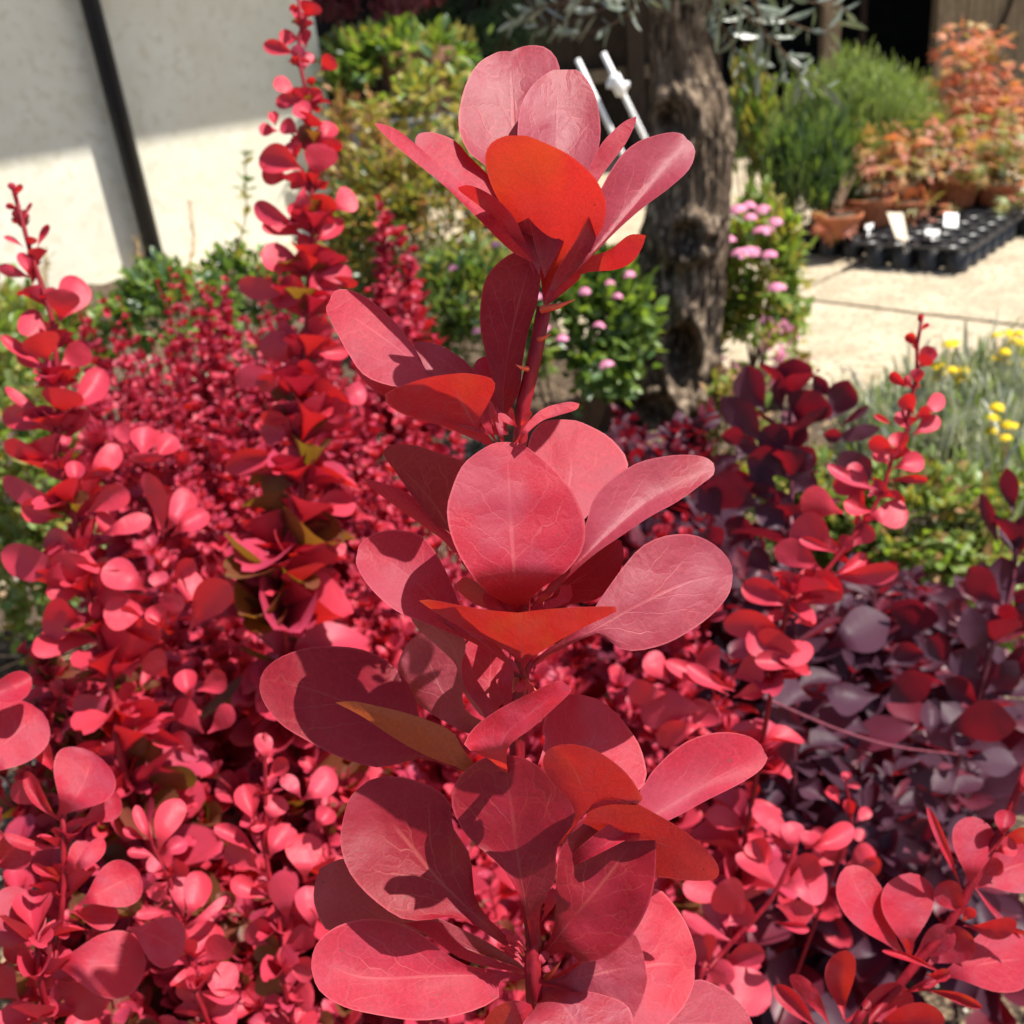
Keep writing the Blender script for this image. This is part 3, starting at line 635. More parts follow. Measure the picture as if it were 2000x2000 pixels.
H(2, [(880, 1070), (600, 770), (420, 600), (222, 504)], [(700, 920), (585, 778), (500, 712), (400, 642), (290, 560)], [(750, 880), (570, 710), (480, 612), (400, 552), (300, 518)], (-.35, 0), -.8, nu=3)
H(2, [(882, 1318), (790, 1235), (640, 1120), (480, 960), (340, 850), (210, 815)], [(820, 1268), (700, 1195), (560, 1135), (440, 1088), (375, 1060), (300, 1000), (240, 930), (205, 860)],
  [(830, 1240), (720, 1120), (640, 1032), (600, 930), (560, 850), (525, 795), (480, 745), (430, 726), (340, 720), (265, 743), (220, 780)], (.3, .5), .55, fold=.2)
H(2, [(905, 1330), (900, 1230), (890, 1140), (884, 1066)], [(893, 1280), (862, 1236), (795, 1196), (700, 1150), (600, 1102), (510, 1045), (468, 1014), (520, 1012), (640, 1035), (760, 1055)],
  [(922, 1270), (950, 1245), (1030, 1198), (1150, 1132), (1260, 1080), (1308, 1052), (1290, 1040), (1150, 1042), (1000, 1052)], (-.1, -1.5), 1.5, fold=-.2, quilt=.5)
H(2, [(750, 1510), (690, 1440), (640, 1320), (610, 1210), (520, 1120), (436, 1075)], [(720, 1490), (645, 1380), (625, 1290), (560, 1220), (480, 1150), (440, 1100)], [(735, 1480), (660, 1380), (645, 1290), (665, 1215), (650, 1160), (580, 1105), (490, 1062)], (-.7, -.6), .7, nu=4, mat='herodark')
H(2, [(885, 1080), (690, 980), (640, 930)], [(800, 1060), (700, 1030), (620, 960)], [(830, 1010), (730, 950), (665, 915)], 'b', -.3, nu=3, nv=10)
H(2, [(890, 1090), (780, 1040), (740, 985)], [(830, 1085), (750, 1045), (735, 1005)], [(850, 1050), (800, 1010), (765, 985)], 'p', .1, nu=3, nv=10)
H(2, [(905, 1100), (1060, 1030), (1090, 950)], [(950, 1040), (1050, 1000), (1062, 955)], [(980, 1060), (1100, 1020), (1108, 955)], 'p', .3, nu=3, nv=10)
# pale and plum leaves under the third whorl
H(2, [(748, 1512), (760, 1400), (770, 1280), (760, 1170)], [(715, 1480), (655, 1390), (645, 1285), (665, 1200), (715, 1165)], [(775, 1490), (835, 1420), (866, 1330), (850, 1250), (810, 1185)], (.15, .35), -.9)
H(2, [(840, 1500), (815, 1390), (860, 1260)], [(820, 1440), (790, 1330), (830, 1270)], [(860, 1440), (872, 1340), (870, 1280)], 'p', -.6, nu=3, nv=10)
H(2, [(880, 1600), (690, 1540), (560, 1380), (470, 1150)], [(700, 1580), (590, 1530), (480, 1460), (410, 1380), (380, 1290), (415, 1205)], [(820, 1560), (670, 1480), (650, 1380), (635, 1270), (600, 1200), (530, 1155)], (-.15, .1), -1.7, mat='herodark')
# fourth whorl
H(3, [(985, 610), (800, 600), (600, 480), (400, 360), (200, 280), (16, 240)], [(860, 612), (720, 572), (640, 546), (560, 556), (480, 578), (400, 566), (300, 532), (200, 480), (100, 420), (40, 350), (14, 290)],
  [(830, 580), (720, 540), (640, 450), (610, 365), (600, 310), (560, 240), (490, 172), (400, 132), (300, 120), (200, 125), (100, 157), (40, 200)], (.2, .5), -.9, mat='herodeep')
H(3, [(960, 640), (800, 605), (640, 470), (480, 390), (298, 332)], [(850, 600), (710, 560), (600, 512), (500, 452), (400, 385)], [(850, 590), (775, 500), (768, 470), (720, 430), (650, 400), (560, 370), (450, 344), (370, 328)], (-.35, -.95), .5, fold=-.15, mat='heroochre')
H(3, [(955, 640), (930, 480), (1040, 370), (1180, 272)], [(900, 560), (810, 515), (785, 490), (830, 420), (930, 350), (1050, 290), (1130, 252), (1160, 255)], [(948, 580), (945, 530), (965, 485), (1040, 430), (1120, 358), (1188, 292)], (-.3, .3), 2.3, fold=.3)
H(3, [(1000, 640), (1150, 580), (1280, 460), (1240, 305)], [(1050, 600), (1090, 480), (1082, 430), (1105, 350), (1150, 312), (1200, 300)], [(1100, 640), (1300, 680), (1440, 670), (1473, 610), (1468, 560), (1440, 480), (1370, 385), (1300, 325)], (.3, .6), -.3)
H(3, [(1120, 900), (1215, 775), (1230, 680), (1200, 590), (1130, 496)], [(1165, 830), (1200, 755), (1178, 700), (1120, 640), (1088, 590), (1082, 550), (1100, 512)], [(1190, 820), (1255, 730), (1320, 695), (1400, 708), (1462, 716), (1430, 640), (1370, 572), (1280, 512), (1200, 490), (1160, 490)], (-.35, -.9), 1.7, fold=.1)
H(3, [(1090, 1000), (1330, 860), (1560, 720), (1750, 610), (1918, 520)], [(1230, 870), (1400, 730), (1460, 650), (1490, 600), (1545, 540), (1620, 482), (1700, 452), (1780, 444), (1860, 460), (1905, 492)],
  [(1240, 930), (1400, 850), (1530, 790), (1600, 757), (1700, 702), (1820, 642), (1900, 590), (1930, 545)], (.3, .5), .0, fold=.2)
H(3, [(1075, 1120), (1240, 900), (1420, 850), (1600, 890), (1748, 965)], [(1160, 980), (1240, 780), (1255, 715), (1300, 686), (1400, 698), (1520, 758), (1620, 820), (1700, 888), (1738, 935)],
  [(1190, 1060), (1340, 1000), (1510, 992), (1600, 1002), (1680, 1006), (1728, 1000), (1745, 985)], (-.2, -1.0), .25)
# lowest whorls
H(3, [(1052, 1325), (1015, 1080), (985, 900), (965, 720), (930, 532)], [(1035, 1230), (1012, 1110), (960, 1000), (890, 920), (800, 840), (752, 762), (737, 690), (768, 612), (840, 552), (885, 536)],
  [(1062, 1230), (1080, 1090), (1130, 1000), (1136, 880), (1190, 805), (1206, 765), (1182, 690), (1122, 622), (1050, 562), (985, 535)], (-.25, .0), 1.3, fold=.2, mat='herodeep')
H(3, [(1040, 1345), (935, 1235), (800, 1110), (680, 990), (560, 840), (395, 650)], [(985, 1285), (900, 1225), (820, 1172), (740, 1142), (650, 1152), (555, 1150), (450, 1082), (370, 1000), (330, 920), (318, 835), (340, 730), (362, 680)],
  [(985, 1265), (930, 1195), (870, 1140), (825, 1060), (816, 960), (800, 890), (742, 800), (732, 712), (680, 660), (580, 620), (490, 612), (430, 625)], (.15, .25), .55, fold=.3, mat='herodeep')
H(3, [(1045, 1350), (760, 1255), (500, 1160), (340, 1060), (240, 960)], [(900, 1300), (700, 1230), (560, 1185), (400, 1192), (275, 1196), (225, 1110), (218, 1040)], [(880, 1240), (700, 1150), (560, 1080), (430, 960), (340, 922), (280, 938)], (.1, .3), -.7, mat='herodark')
H(3, [(1045, 1352), (900, 1318), (760, 1255), (560, 1165)], [(960, 1345), (880, 1330), (760, 1292), (640, 1205)], [(960, 1325), (900, 1300), (800, 1265), (722, 1200), (705, 1165), (640, 1155)], (.2, .5), -.15, nu=4)
H(3, [(1045, 1368), (900, 1362), (700, 1362), (400, 1370), (212, 1285)], [(985, 1382), (890, 1385), (932, 1410), (908, 1452), (830, 1492), (720, 1522), (600, 1532), (450, 1510), (330, 1480), (240, 1420), (210, 1340)],
  [(985, 1355), (880, 1338), (800, 1325), (720, 1282), (600, 1192), (500, 1155), (400, 1150), (300, 1180), (235, 1235)], (.3, .55), .9, fold=.15)
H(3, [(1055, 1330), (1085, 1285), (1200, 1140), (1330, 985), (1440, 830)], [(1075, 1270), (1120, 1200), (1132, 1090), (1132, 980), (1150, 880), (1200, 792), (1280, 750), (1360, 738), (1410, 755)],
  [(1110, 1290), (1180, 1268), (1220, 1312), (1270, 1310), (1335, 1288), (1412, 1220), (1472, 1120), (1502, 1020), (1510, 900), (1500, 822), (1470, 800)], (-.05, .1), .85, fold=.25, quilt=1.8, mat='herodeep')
H(3, [(1070, 1400), (1300, 1380), (1500, 1320), (1655, 1330)], [(1180, 1330), (1310, 1240), (1430, 1100), (1505, 1032), (1570, 1085), (1630, 1180), (1660, 1280)], [(1200, 1450), (1300, 1540), (1400, 1600), (1500, 1590), (1600, 1500), (1650, 1400)], (.35, .5), -.4)
H(3, [(1062, 1385), (1200, 1375), (1350, 1340), (1470, 1330)], [(1150, 1368), (1250, 1302), (1350, 1250), (1420, 1200), (1455, 1260)], [(1160, 1410), (1240, 1450), (1300, 1510), (1380, 1560), (1440, 1500), (1475, 1390)], (.1, .2), .2, quilt=1.6, mat='heromauve')
H(3, [(1070, 1410), (1160, 1480), (1230, 1600), (1260, 1720)], [(1080, 1430), (1050, 1490), (1000, 1560), (1020, 1660), (1140, 1730)], [(1120, 1405), (1200, 1418), (1290, 1430), (1400, 1475), (1420, 1560), (1360, 1680)], (.15, .9), 1.3, quilt=1.6, mat='heromauve')
H(3, [(1055, 1480), (960, 1520), (870, 1580)], [(1030, 1510), (1000, 1560), (900, 1620)], [(1035, 1470), (980, 1455), (905, 1480), (860, 1540)], 'o', .9, nu=4, nv=10)
H(3, [(1075, 1480), (1400, 1580), (1640, 1540), (1880, 1560)], [(1300, 1500), (1540, 1470), (1610, 1420), (1660, 1375), (1760, 1412), (1840, 1480)], [(1300, 1620), (1500, 1680), (1700, 1680), (1830, 1620)], (.3, .55), -.9, mat='heromauve')
# curl, bud tuft and thorns
quick(mainp, 3, 1075, 1160, 1120, 1030, 20, 'b', main_axis, .5, 'hero', bow=.25)
for k in range(7):
    a = rnd.uniform(-.9, 1.0)
    quick(mainp, 3, 1005 + rnd.uniform(-6, 10), 1330 - k * 13, 985 - 45 + a * 45 - k * 2, 1290 - k * 13 - rnd.uniform(14, 34), 13, 'o' if k % 2 else 'p', main_axis, .5 + .05 * k, 'hero', nv=6, nu=2, link=False)
for z, x, y, X, Y in ((1, 1105, 1340, 1262, 1293), (2, 905, 1345, 968, 1400), (3, 1095, 1370, 1150, 1310), (2, 880, 1345, 862, 1400)):
    p, q = px(z, x, y), px(z, X, Y); d = main_axis(*p)
    mb = MB(); mb.tube([D(*p, d - .001), D((p[0]*.5+q[0]*.5), (p[1]*.5+q[1]*.5) + 3, d - .003), D(*q, d - .006)], [.0009, .0006, .0001], 6); mb.out('thorn', MT['thorn'], mainp, smooth=True)

# short tufts of small leaves and extra spines at the nodes
for z, x, y, pts in ((1, 1000, 1900, ((900, 1830), (1060, 1820), (960, 1800))), (2, 905, 1335, ((850, 1262), (958, 1270), (925, 1240), (880, 1400), (950, 1395))), (3, 1000, 620, ((920, 560), (1075, 570), (1030, 540))), (3, 1055, 1340, ((1100, 1270), (1020, 1250), (1120, 1330), (990, 1290)))):
    for X, Y in pts: quick(mainp, z, x + rnd.uniform(-8, 8), y, X, Y, rnd.uniform(11, 19), rnd.choice('pofw'), main_axis, rnd.uniform(.1, .6), 'hero', nv=10, nu=2)
for z, x, y, X, Y in ((1, 1092, 1480, 1150, 1452), (1, 1040, 1620, 985, 1600), (3, 1050, 1290, 1002, 1245), (3, 992, 420, 1040, 396)):
    p, q = px(z, x, y), px(z, X, Y); d = main_axis(*p)
    mb = MB(); mb.tube([D(*p, d - .001), D((p[0]*.5+q[0]*.5), (p[1]*.5+q[1]*.5) + 2, d - .002), D(*q, d - .004)], [.0007, .0004, .00008], 6); mb.out('thorn', MT['thorn'], mainp, smooth=True)

# ================================================================== other measured shoots
def plant_from(name, label, cat, z_stem, depth, leaves, mat, r0, r1, group=None, footoff=(0, .05), lean=None, stem='stem', grad=0.0, prof=PROF_W, link=True, foot_z=0.03, fill=None):
    pts2 = [px(*s) for s in z_stem]
    ax = lambda x, y: depth + grad * (y - 1000) / 1000
    pts = [D(x, y, ax(x, y)) for x, y in pts2]
    lo = pts[-1]; td = (pts[-1] - pts[-2]).normalized(); foot = Vector((lo.x + td.x * .12 + footoff[0], lo.y + td.y * .12 + footoff[1], foot_z))
    t = thing(name, label, cat, foot, group)
    path = pts + [lo * .45 + foot * .55 + td * .03, foot]
    n = 50; P = spline([tuple(p) for p in path], n)
    mb = MB(); mb.tube([Vector(p) for p in P], np.linspace(r0, r1, n), 8); mb.out('stem', MT[stem], t, smooth=True)
    for L in leaves:
        z, bx, by, tx, ty, w, cl = L[:7]; dz = L[7] if len(L) > 7 else 0.0; m = L[8] if len(L) > 8 else mat
        if cl == 'd': cl = (rnd.uniform(-.75, -.1), rnd.uniform(-.45, .05))
        quick(t, z, bx, by, tx, ty, w, cl, ax, dz + rnd.uniform(-.25, .25), m, fold=rnd.uniform(-.25, .9) * depth, bow=rnd.uniform(-.45, .45) * depth, nv=18 if m.startswith('hero') else 13, nu=3, prof=prof, link=link)
    if fill:
        nodes, per, s0, s1, tm, kd, fm = fill
        back = [q + (q - CAM).normalized() * .004 for q in path[::-1]]
        emit(t, shoot_leaves(back, nodes, per, lambda tt: s1 + (s0 - s1) * min(1, (1 - tt) / .42) ** .9, kd, fm, tmin=tm, ang=(38, 78)), 300)
    return t, ax
g6 = lambda s: [(6, *q) for q in s]
g7 = lambda s: [(7, *q) for q in s]
g8 = lambda s: [(8, *q) for q in s]
g9 = lambda s: [(9, *q) for q in s]
big = lambda s: [(10, q[0], q[1], q[2], q[3], q[4] * 1.22, *q[5:]) for q in s]
gr = lambda s: [(10, *q) for q in s]
# far-left leaning shoot
fl, fl_ax = plant_from('barberry_plant', 'leaning red barberry shoot at the left edge, before the sunlit wall', 'shrub',
    g6([(70, 1010), (130, 1230), (190, 1450), (280, 1720)]) + g7([(300, 800), (292, 1000), (370, 1300), (425, 1600), (470, 1800)]) + g8([(490, 200), (560, 500), (620, 850)]), .50,
    g6([(95, 1050, 45, 988, 20, 'd', .2), (95, 1050, 112, 992, 20, 'o', .3), (100, 1135, 30, 1105, 18, 'd'), (138, 1180, 172, 1092, 12, 'd'), (130, 1335, 20, 1275, 16, 'p'), (200, 1335, 262, 1210, 24, 'd'), (160, 1330, 168, 1275, 32, 'o', .3),
        (160, 1500, 105, 1360, 36, 'p'), (170, 1495, -10, 1440, 34, 'd'), (165, 1480, 150, 1380, 30, 'd'), (175, 1540, 190, 1440, 24, 'd')]) +
    g7([(295, 330, 385, 100, 90, 'p', -.4), (300, 325, 325, 165, 88, (-.3, -.75), .5), (250, 410, 110, 290, 75, 'p', -.3), (240, 535, 190, 385, 98, (-.3, -1.2), .6), (235, 560, 5, 400, 34, 'p'), (230, 590, 85, 490, 46, 'd', -.2), (250, 420, 235, 330, 55, 'd', -.6),
        (300, 570, 450, 465, 75, 'd', -.3), (225, 710, 300, 570, 70, 'p', -.2), (345, 790, 525, 570, 80, 'p', .1), (300, 800, 330, 665, 105, (-.2, -1.2), .8), (265, 810, 25, 660, 28, 'p'), (270, 880, 10, 790, 66, 'd', -.1), (270, 900, 180, 770, 70, 'd', -.4),
        (330, 940, 430, 770, 62, 'd', -.3), (255, 1010, 18, 940, 52, (-.3, -.8), .5), (320, 985, 338, 895, 26, 'p', .2), (425, 1130, 600, 955, 62, 'p', .4), (330, 1150, 300, 1030, 90, 'd', -.2), (370, 1160, 375, 1030, 55, 'p', .2), (400, 1140, 570, 1080, 30, 'o', .3),
        (370, 1270, 10, 1120, 62, 'd', .1), (350, 1265, 270, 1160, 120, (-.2, -1.3), .8), (430, 1300, 650, 1185, 66, 'd', .2), (320, 1310, 105, 1260, 66, 'd', .3), (490, 1410, 760, 1320, 52, 'p', .3), (480, 1390, 570, 1310, 80, 'p', .1), (430, 1490, 220, 1420, 75, 'd', .4),
        (440, 1480, 395, 1560, 115, 't', .5), (410, 1610, 5, 1490, 85, 'd', .3), (440, 1660, 230, 1690, 55, 'p', .5), (470, 1770, 600, 1640, 85, 'd', .0), (740, 1690, 515, 1570, 82, 'p', .9), (760, 1780, 520, 1810, 85, 'p', 1.0), (820, 1690, 780, 1590, 55, 'p', .8),
        (860, 1650, 975, 1530, 50, 'd', .9), (860, 1730, 1010, 1610, 75, 'p', .8), (950, 1890, 1150, 1640, 90, 'd', .9), (870, 1860, 850, 1690, 70, 'd', 1.0), (430, 1860, 210, 1840, 110, (-.3, -.7), .9), (820, 1420, 730, 1090, 52, 'd', .2), (830, 1390, 950, 1170, 72, 'p', .5),
        (860, 1410, 1050, 1290, 55, 'p', .5), (800, 1410, 830, 1150, 55, 'd', .1), (720, 1010, 740, 860, 80, 'p', -.8), (790, 1020, 885, 910, 62, 'p', -.7), (740, 1065, 740, 985, 90, 'o', -.4), (880, 1060, 960, 1000, 40, 'o', -.8), (690, 960, 590, 850, 45, 'd', -1),
        (830, 1880, 760, 1760, 60, 'f', 1.1), (560, 1900, 700, 1800, 95, (-.3, -.8), .5), (480, 1860, 470, 1740, 30, 'p', .4)]) +
    g8([(480, 130, 150, 170, 70, 't', .6), (520, 150, 760, 60, 75, 'o', .2), (620, 300, 590, 190, 60, 'p', .0), (520, 380, 350, 470, 80, 'd', .0), (600, 400, 740, 480, 50, 'o', .3), (560, 620, 690, 590, 70, 'd', .2, 'olived'), (640, 760, 930, 780, 60, (-.4, -.8), .2, 'olived'),
        (600, 640, 760, 700, 90, 'd', -.3, 'olived'), (800, 300, 700, 180, 70, 'd', .4), (930, 360, 1060, 280, 60, 'd', .3), (900, 400, 870, 260, 60, 'p', .3), (960, 560, 840, 400, 60, 'd', .2), (980, 560, 1090, 430, 55, 'd', .1), (900, 620, 690, 540, 40, 'd', .3), (930, 680, 820, 560, 45, 'd', .3)]),
    'red', .0011, .0028, 'tall red barberry shoots', fill=(36, 7, .037, .007, .40, 'ob', ('red', 'redfar', 'red', 'redfar', 'red', 'red', 'olived')))
# tall dark shoot between the wall edge and the leader
tl, tl_ax = plant_from('barberry_plant', 'tallest slim red barberry spire rising past the corner of the pale wall', 'shrub',
    g6([(1600, -60), (1640, 220), (1602, 300), (1640, 450), (1662, 600), (1665, 800), (1680, 1000), (1690, 1200), (1662, 1500)]) + g7([(1540, 400), (1510, 700), (1500, 900), (1520, 1250), (1450, 1600), (1430, 1900)]), .56,
    g6([(1645, 100, 1685, 5, 62, 'o', .2), (1610, 60, 1560, 35, 22, 'd'), (1600, 120, 1590, 30, 22, 'p'), (1650, 260, 1645, 155, 38, 'd'), (1625, 210, 1505, 185, 42, 'p'), (1595, 295, 1420, 235, 42, 'd'), (1640, 375, 1640, 275, 48, 'p'), (1725, 380, 1795, 305, 55, 'o'), (1690, 470, 1675, 415, 26, 'o'),
        (1665, 560, 1725, 480, 38, 'd'), (1600, 510, 1480, 425, 44, 'p'), (1660, 530, 1485, 560, 46, 'd'), (1690, 650, 1590, 560, 60, 'p', .3), (1650, 690, 1690, 620, 75, 'o', .4), (1610, 720, 1520, 655, 52, 'd'), (1500, 705, 1395, 690, 36, 'p'), (1485, 680, 1465, 600, 28, 'p'), (1740, 770, 1790, 660, 60, 'p', -.2),
        (1700, 740, 1845, 800, 36, 'o', .1), (1640, 920, 1395, 850, 88, 'd', .2), (1690, 970, 1765, 780, 88, 'd', .3), (1600, 860, 1570, 760, 50, 'd', -.2), (1570, 955, 1410, 930, 55, 'd', .1), (1650, 1010, 1580, 960, 60, 'o', .0), (1660, 1060, 1600, 1190, 78, 'p', .5), (1640, 1000, 1640, 1130, 46, 'd', .6),
        (1695, 1200, 1780, 1060, 78, (-.3, -.9), .4), (1790, 1130, 1915, 1050, 74, 'p', .0), (1680, 1310, 1850, 1185, 48, 'p'), (1610, 1210, 1370, 1100, 60, 'd'), (1650, 1280, 1410, 1215, 48, 'p', .1), (1665, 1440, 1410, 1350, 78, 'p', .4), (1665, 1430, 1580, 1400, 60, 'o', .6), (1700, 1490, 1900, 1480, 52, 'p', .3),
        (1700, 1500, 1930, 1530, 30, 'o', .4), (1715, 1400, 1750, 1350, 72, 'd', .0), (1610, 1560, 1280, 1530, 64, 'd', .1), (1690, 1600, 1490, 1570, 95, 'd', .4), (1690, 1590, 1830, 1560, 70, 'd', .0), (1600, 1380, 1680, 1280, 70, 'd', -.4)]) +
    g7([(1540, 260, 1410, 140, 105, 'd', .3), (1540, 240, 1650, 60, 70, 'p', -.3), (1510, 450, 1400, 325, 26, 'p', .5), (1450, 550, 1345, 390, 75, 'd', .2), (1560, 480, 1760, 480, 40, 'p', .2), (1560, 430, 1650, 320, 65, 'd'), (1430, 610, 1180, 630, 58, 'd', .1), (1440, 600, 1290, 640, 46, (-.4, -.8), .4),
        (1450, 615, 1580, 550, 55, 'o', .3), (1700, 720, 1840, 670, 64, 'p'), (1500, 900, 1500, 1065, 98, (.2, .35), .8), (1480, 880, 1310, 880, 65, 'd', .1), (1560, 770, 1740, 790, 65, 'd', .1), (1450, 1010, 1130, 1070, 62, 'd', .2), (1440, 1060, 1180, 1060, 40, 'o', .3),
        (1540, 1270, 1790, 1250, 70, 't', .4), (1540, 1260, 1460, 1300, 58, 'p', .4), (1490, 1200, 1390, 1310, 112, 'd', .1), (1400, 1500, 1200, 1590, 104, (.25, .5), .5), (1395, 1480, 1250, 1560, 80, 'd', .7), (1450, 1610, 1620, 1470, 66, 'd', .0), (1500, 1660, 1370, 1410, 74, 'd', -.2),
        (1600, 1510, 1740, 1450, 44, 'p', .2), (1470, 740, 1400, 640, 72, 'd', -.2, 'olived'), (1520, 760, 1590, 640, 72, 'd', -.2, 'olived'), (1460, 860, 1340, 780, 70, 'd', -.2, 'olived'), (1530, 900, 1600, 780, 70, 'd', -.3, 'olived'), (1480, 1150, 1310, 1120, 80, 'd', -.2, 'olived'),
        (1500, 1120, 1600, 1010, 70, 'd', -.2), (1480, 1350, 1350, 1380, 80, 'd', -.3, 'olived'), (1480, 1350, 1570, 1240, 80, 'd', -.3, 'olived'), (1440, 1480, 1560, 1390, 70, 'd', -.3), (1430, 1700, 1560, 1640, 70, 'd', .0, 'olived'), (1420, 1780, 1280, 1660, 70, 'd', .0)]),
    'red', .0010, .0026, 'tall red barberry shoots', fill=(46, 7.5, .041, .006, .34, 'ob', ('red', 'redfar', 'redfar', 'red', 'redfar', 'red', 'olived')))
# right-hand shoot
rs, rs_ax = plant_from('barberry_plant', 'slender red barberry shoot on the right, arching up before the yellow flowers', 'shrub',
    gr([(1385, 40), (1372, 150), (1350, 230), (1362, 300), (1350, 400), (1312, 500), (1332, 600), (1290, 700), (1240, 780), (1190, 900), (1150, 1050), (1000, 1250), (860, 1430), (700, 1600), (620, 1800)]), .50,
    gr([(1350, 215, 1298, 145, 30, 'o'), (1376, 130, 1422, 88, 13, 'o'), (1376, 95, 1370, 40, 14, 'd'), (1368, 325, 1450, 220, 52, 'd', -.2), (1372, 328, 1425, 265, 42, 'o', .3), (1305, 435, 1210, 355, 30, 'o'), (1335, 440, 1290, 370, 24, 'd'), (1355, 420, 1350, 330, 40, 'd'), (1340, 580, 1290, 470, 55, 'o', .2),
        (1380, 575, 1498, 475, 48, 'p'), (1345, 585, 1425, 560, 42, 'o', .3), (1320, 665, 1255, 560, 50, 'p', -.2), (1330, 690, 1480, 600, 50, 'p', .1), (1275, 785, 1240, 675, 56, 'd', .2), (1225, 640, 1125, 580, 16, 'p'), (1250, 805, 1095, 720, 52, 'o', .3), (1230, 870, 1395, 825, 56, 'p'), (1200, 935, 1415, 930, 26, 'o', .3),
        (1205, 850, 1130, 770, 52, 'p', -.1), (1170, 990, 870, 850, 36, 'p', .1), (1120, 980, 985, 850, 64, 'p', -.3), (1130, 980, 900, 960, 60, 'd', -.2), (1130, 1100, 960, 1050, 40, 'p', .4), (1080, 1130, 1310, 1110, 78, 'p', .2), (1090, 1020, 1190, 960, 50, 'd', .0), (960, 1110, 730, 1020, 95, 'd', .4),
        (1080, 1090, 1000, 1000, 60, 'd', -.1), (930, 1310, 680, 1170, 115, 'd', .3), (920, 1325, 720, 1250, 30, 'p', .6), (1010, 1290, 1110, 1180, 66, 'd'), (870, 1460, 1260, 1420, 58, (-.3, -.6), .3), (900, 1440, 1080, 1330, 44, 'p', -.2), (850, 1430, 590, 1290, 86, 'd', .1), (870, 1450, 935, 1525, 44, 'p', .3),
        (700, 1620, 410, 1500, 74, 'd', .2), (700, 1600, 680, 1440, 92, 'd'), (760, 1610, 910, 1440, 95, 'd'), (700, 1670, 550, 1670, 36, 'p', .3), (700, 1810, 310, 1700, 84, 'd', .2), (700, 1820, 430, 1790, 90, 'p', .5), (780, 1890, 440, 1850, 115, 'd', .4), (770, 1910, 480, 1900, 60, 'p', .8), (700, 1700, 800, 1640, 66, 'd')]) +
    g9([(700, 10, 940, 60, 62, 't', .3), (570, 240, 340, 120, 46, 'p', .4), (540, 260, 240, 100, 42, 'p', .2), (560, 270, 710, 230, 42, 'p', .2), (500, 150, 420, 40, 70, 'd'), (560, 180, 700, 120, 80, 'd', -.2), (430, 330, 120, 350, 90, 'd', -.2), (420, 400, 200, 480, 60, 'd', .0), (360, 420, 460, 300, 80, 'd', -.3), (260, 200, 160, 60, 60, 'p', .0), (250, 250, 60, 240, 60, 'd')]),
    'red', .0009, .0024, 'tall red barberry shoots', fill=(22, 4, .028, .004, .42, 'ob', ('red', 'redfar')))
# smoke bushes
PT_PROF = [.06, .14, .36, .66, .92, 1, .86, .56, .28, .12, 0]
sb, sb_ax = plant_from('smoke_bush', 'dark purple smoke bush with dull rounded leaves, its crown against the paving', 'shrub',
    gr([(690, 400), (672, 550), (662, 750), (682, 950), (668, 1150), (690, 1350)]), .74,
    big([(700, 470, 690, 272, 84, 'd', -.4), (545, 570, 430, 312, 78, 'd', .0), (630, 560, 618, 375, 36, (-.6, -.7), .3), (720, 660, 820, 450, 112, (-.4, -.8), .4), (880, 610, 985, 392, 72, 'd', .1), (790, 460, 870, 395, 60, 'd', -.3), (530, 750, 296, 485, 70, 'd', .2), (700, 800, 520, 650, 96, 'd', .7), (660, 810, 730, 610, 62, 'd', .4),
        (730, 560, 700, 450, 40, (-.5, -.8), .5), (870, 720, 1160, 650, 38, 'd', .1), (940, 640, 1100, 528, 22, 'd', .0), (980, 705, 850, 690, 36, (-.5, -.8), .2), (660, 890, 435, 820, 84, 'd', .1), (650, 890, 550, 780, 60, (-.5, -.8), .3), (690, 880, 800, 760, 60, (-.5, -.8), .2), (690, 900, 790, 790, 50, 'd', .4), (900, 980, 1110, 820, 92, 'd', -.2),
        (510, 1080, 220, 930, 84, (-.5, -.7), .2), (640, 1070, 470, 840, 64, 'd', .1), (680, 1210, 480, 1080, 62, 'd', .2), (650, 1200, 590, 980, 54, 'd', .3), (690, 1000, 780, 870, 60, 'd', .0), (660, 1120, 800, 1100, 40, 'd', .3), (870, 1840, 1210, 1680, 116, 't', .6), (1290, 1770, 1340, 1570, 116, (-.4, -.7), .3), (1400, 1870, 1550, 1830, 70, 'd', .2),
        (460, 730, 300, 690, 40, (-.5, -.8), .1), (390, 820, 470, 700, 60, 'd', -.3), (350, 1300, 420, 1120, 70, 'd', -.4), (300, 1150, 180, 960, 70, 'd', -.6), (430, 1400, 560, 1330, 60, 'd', -.4), (300, 1330, 230, 1180, 70, 'd', -.6), (760, 1290, 640, 1260, 50, 'd', .1)]),
    'purple', .0016, .0035, 'purple smoke bushes', stem='stemdark', prof=PT_PROF, fill=(13, 4.5, .046, .036, .30, 'pt', ('purple', 'purple', 'maroon')))
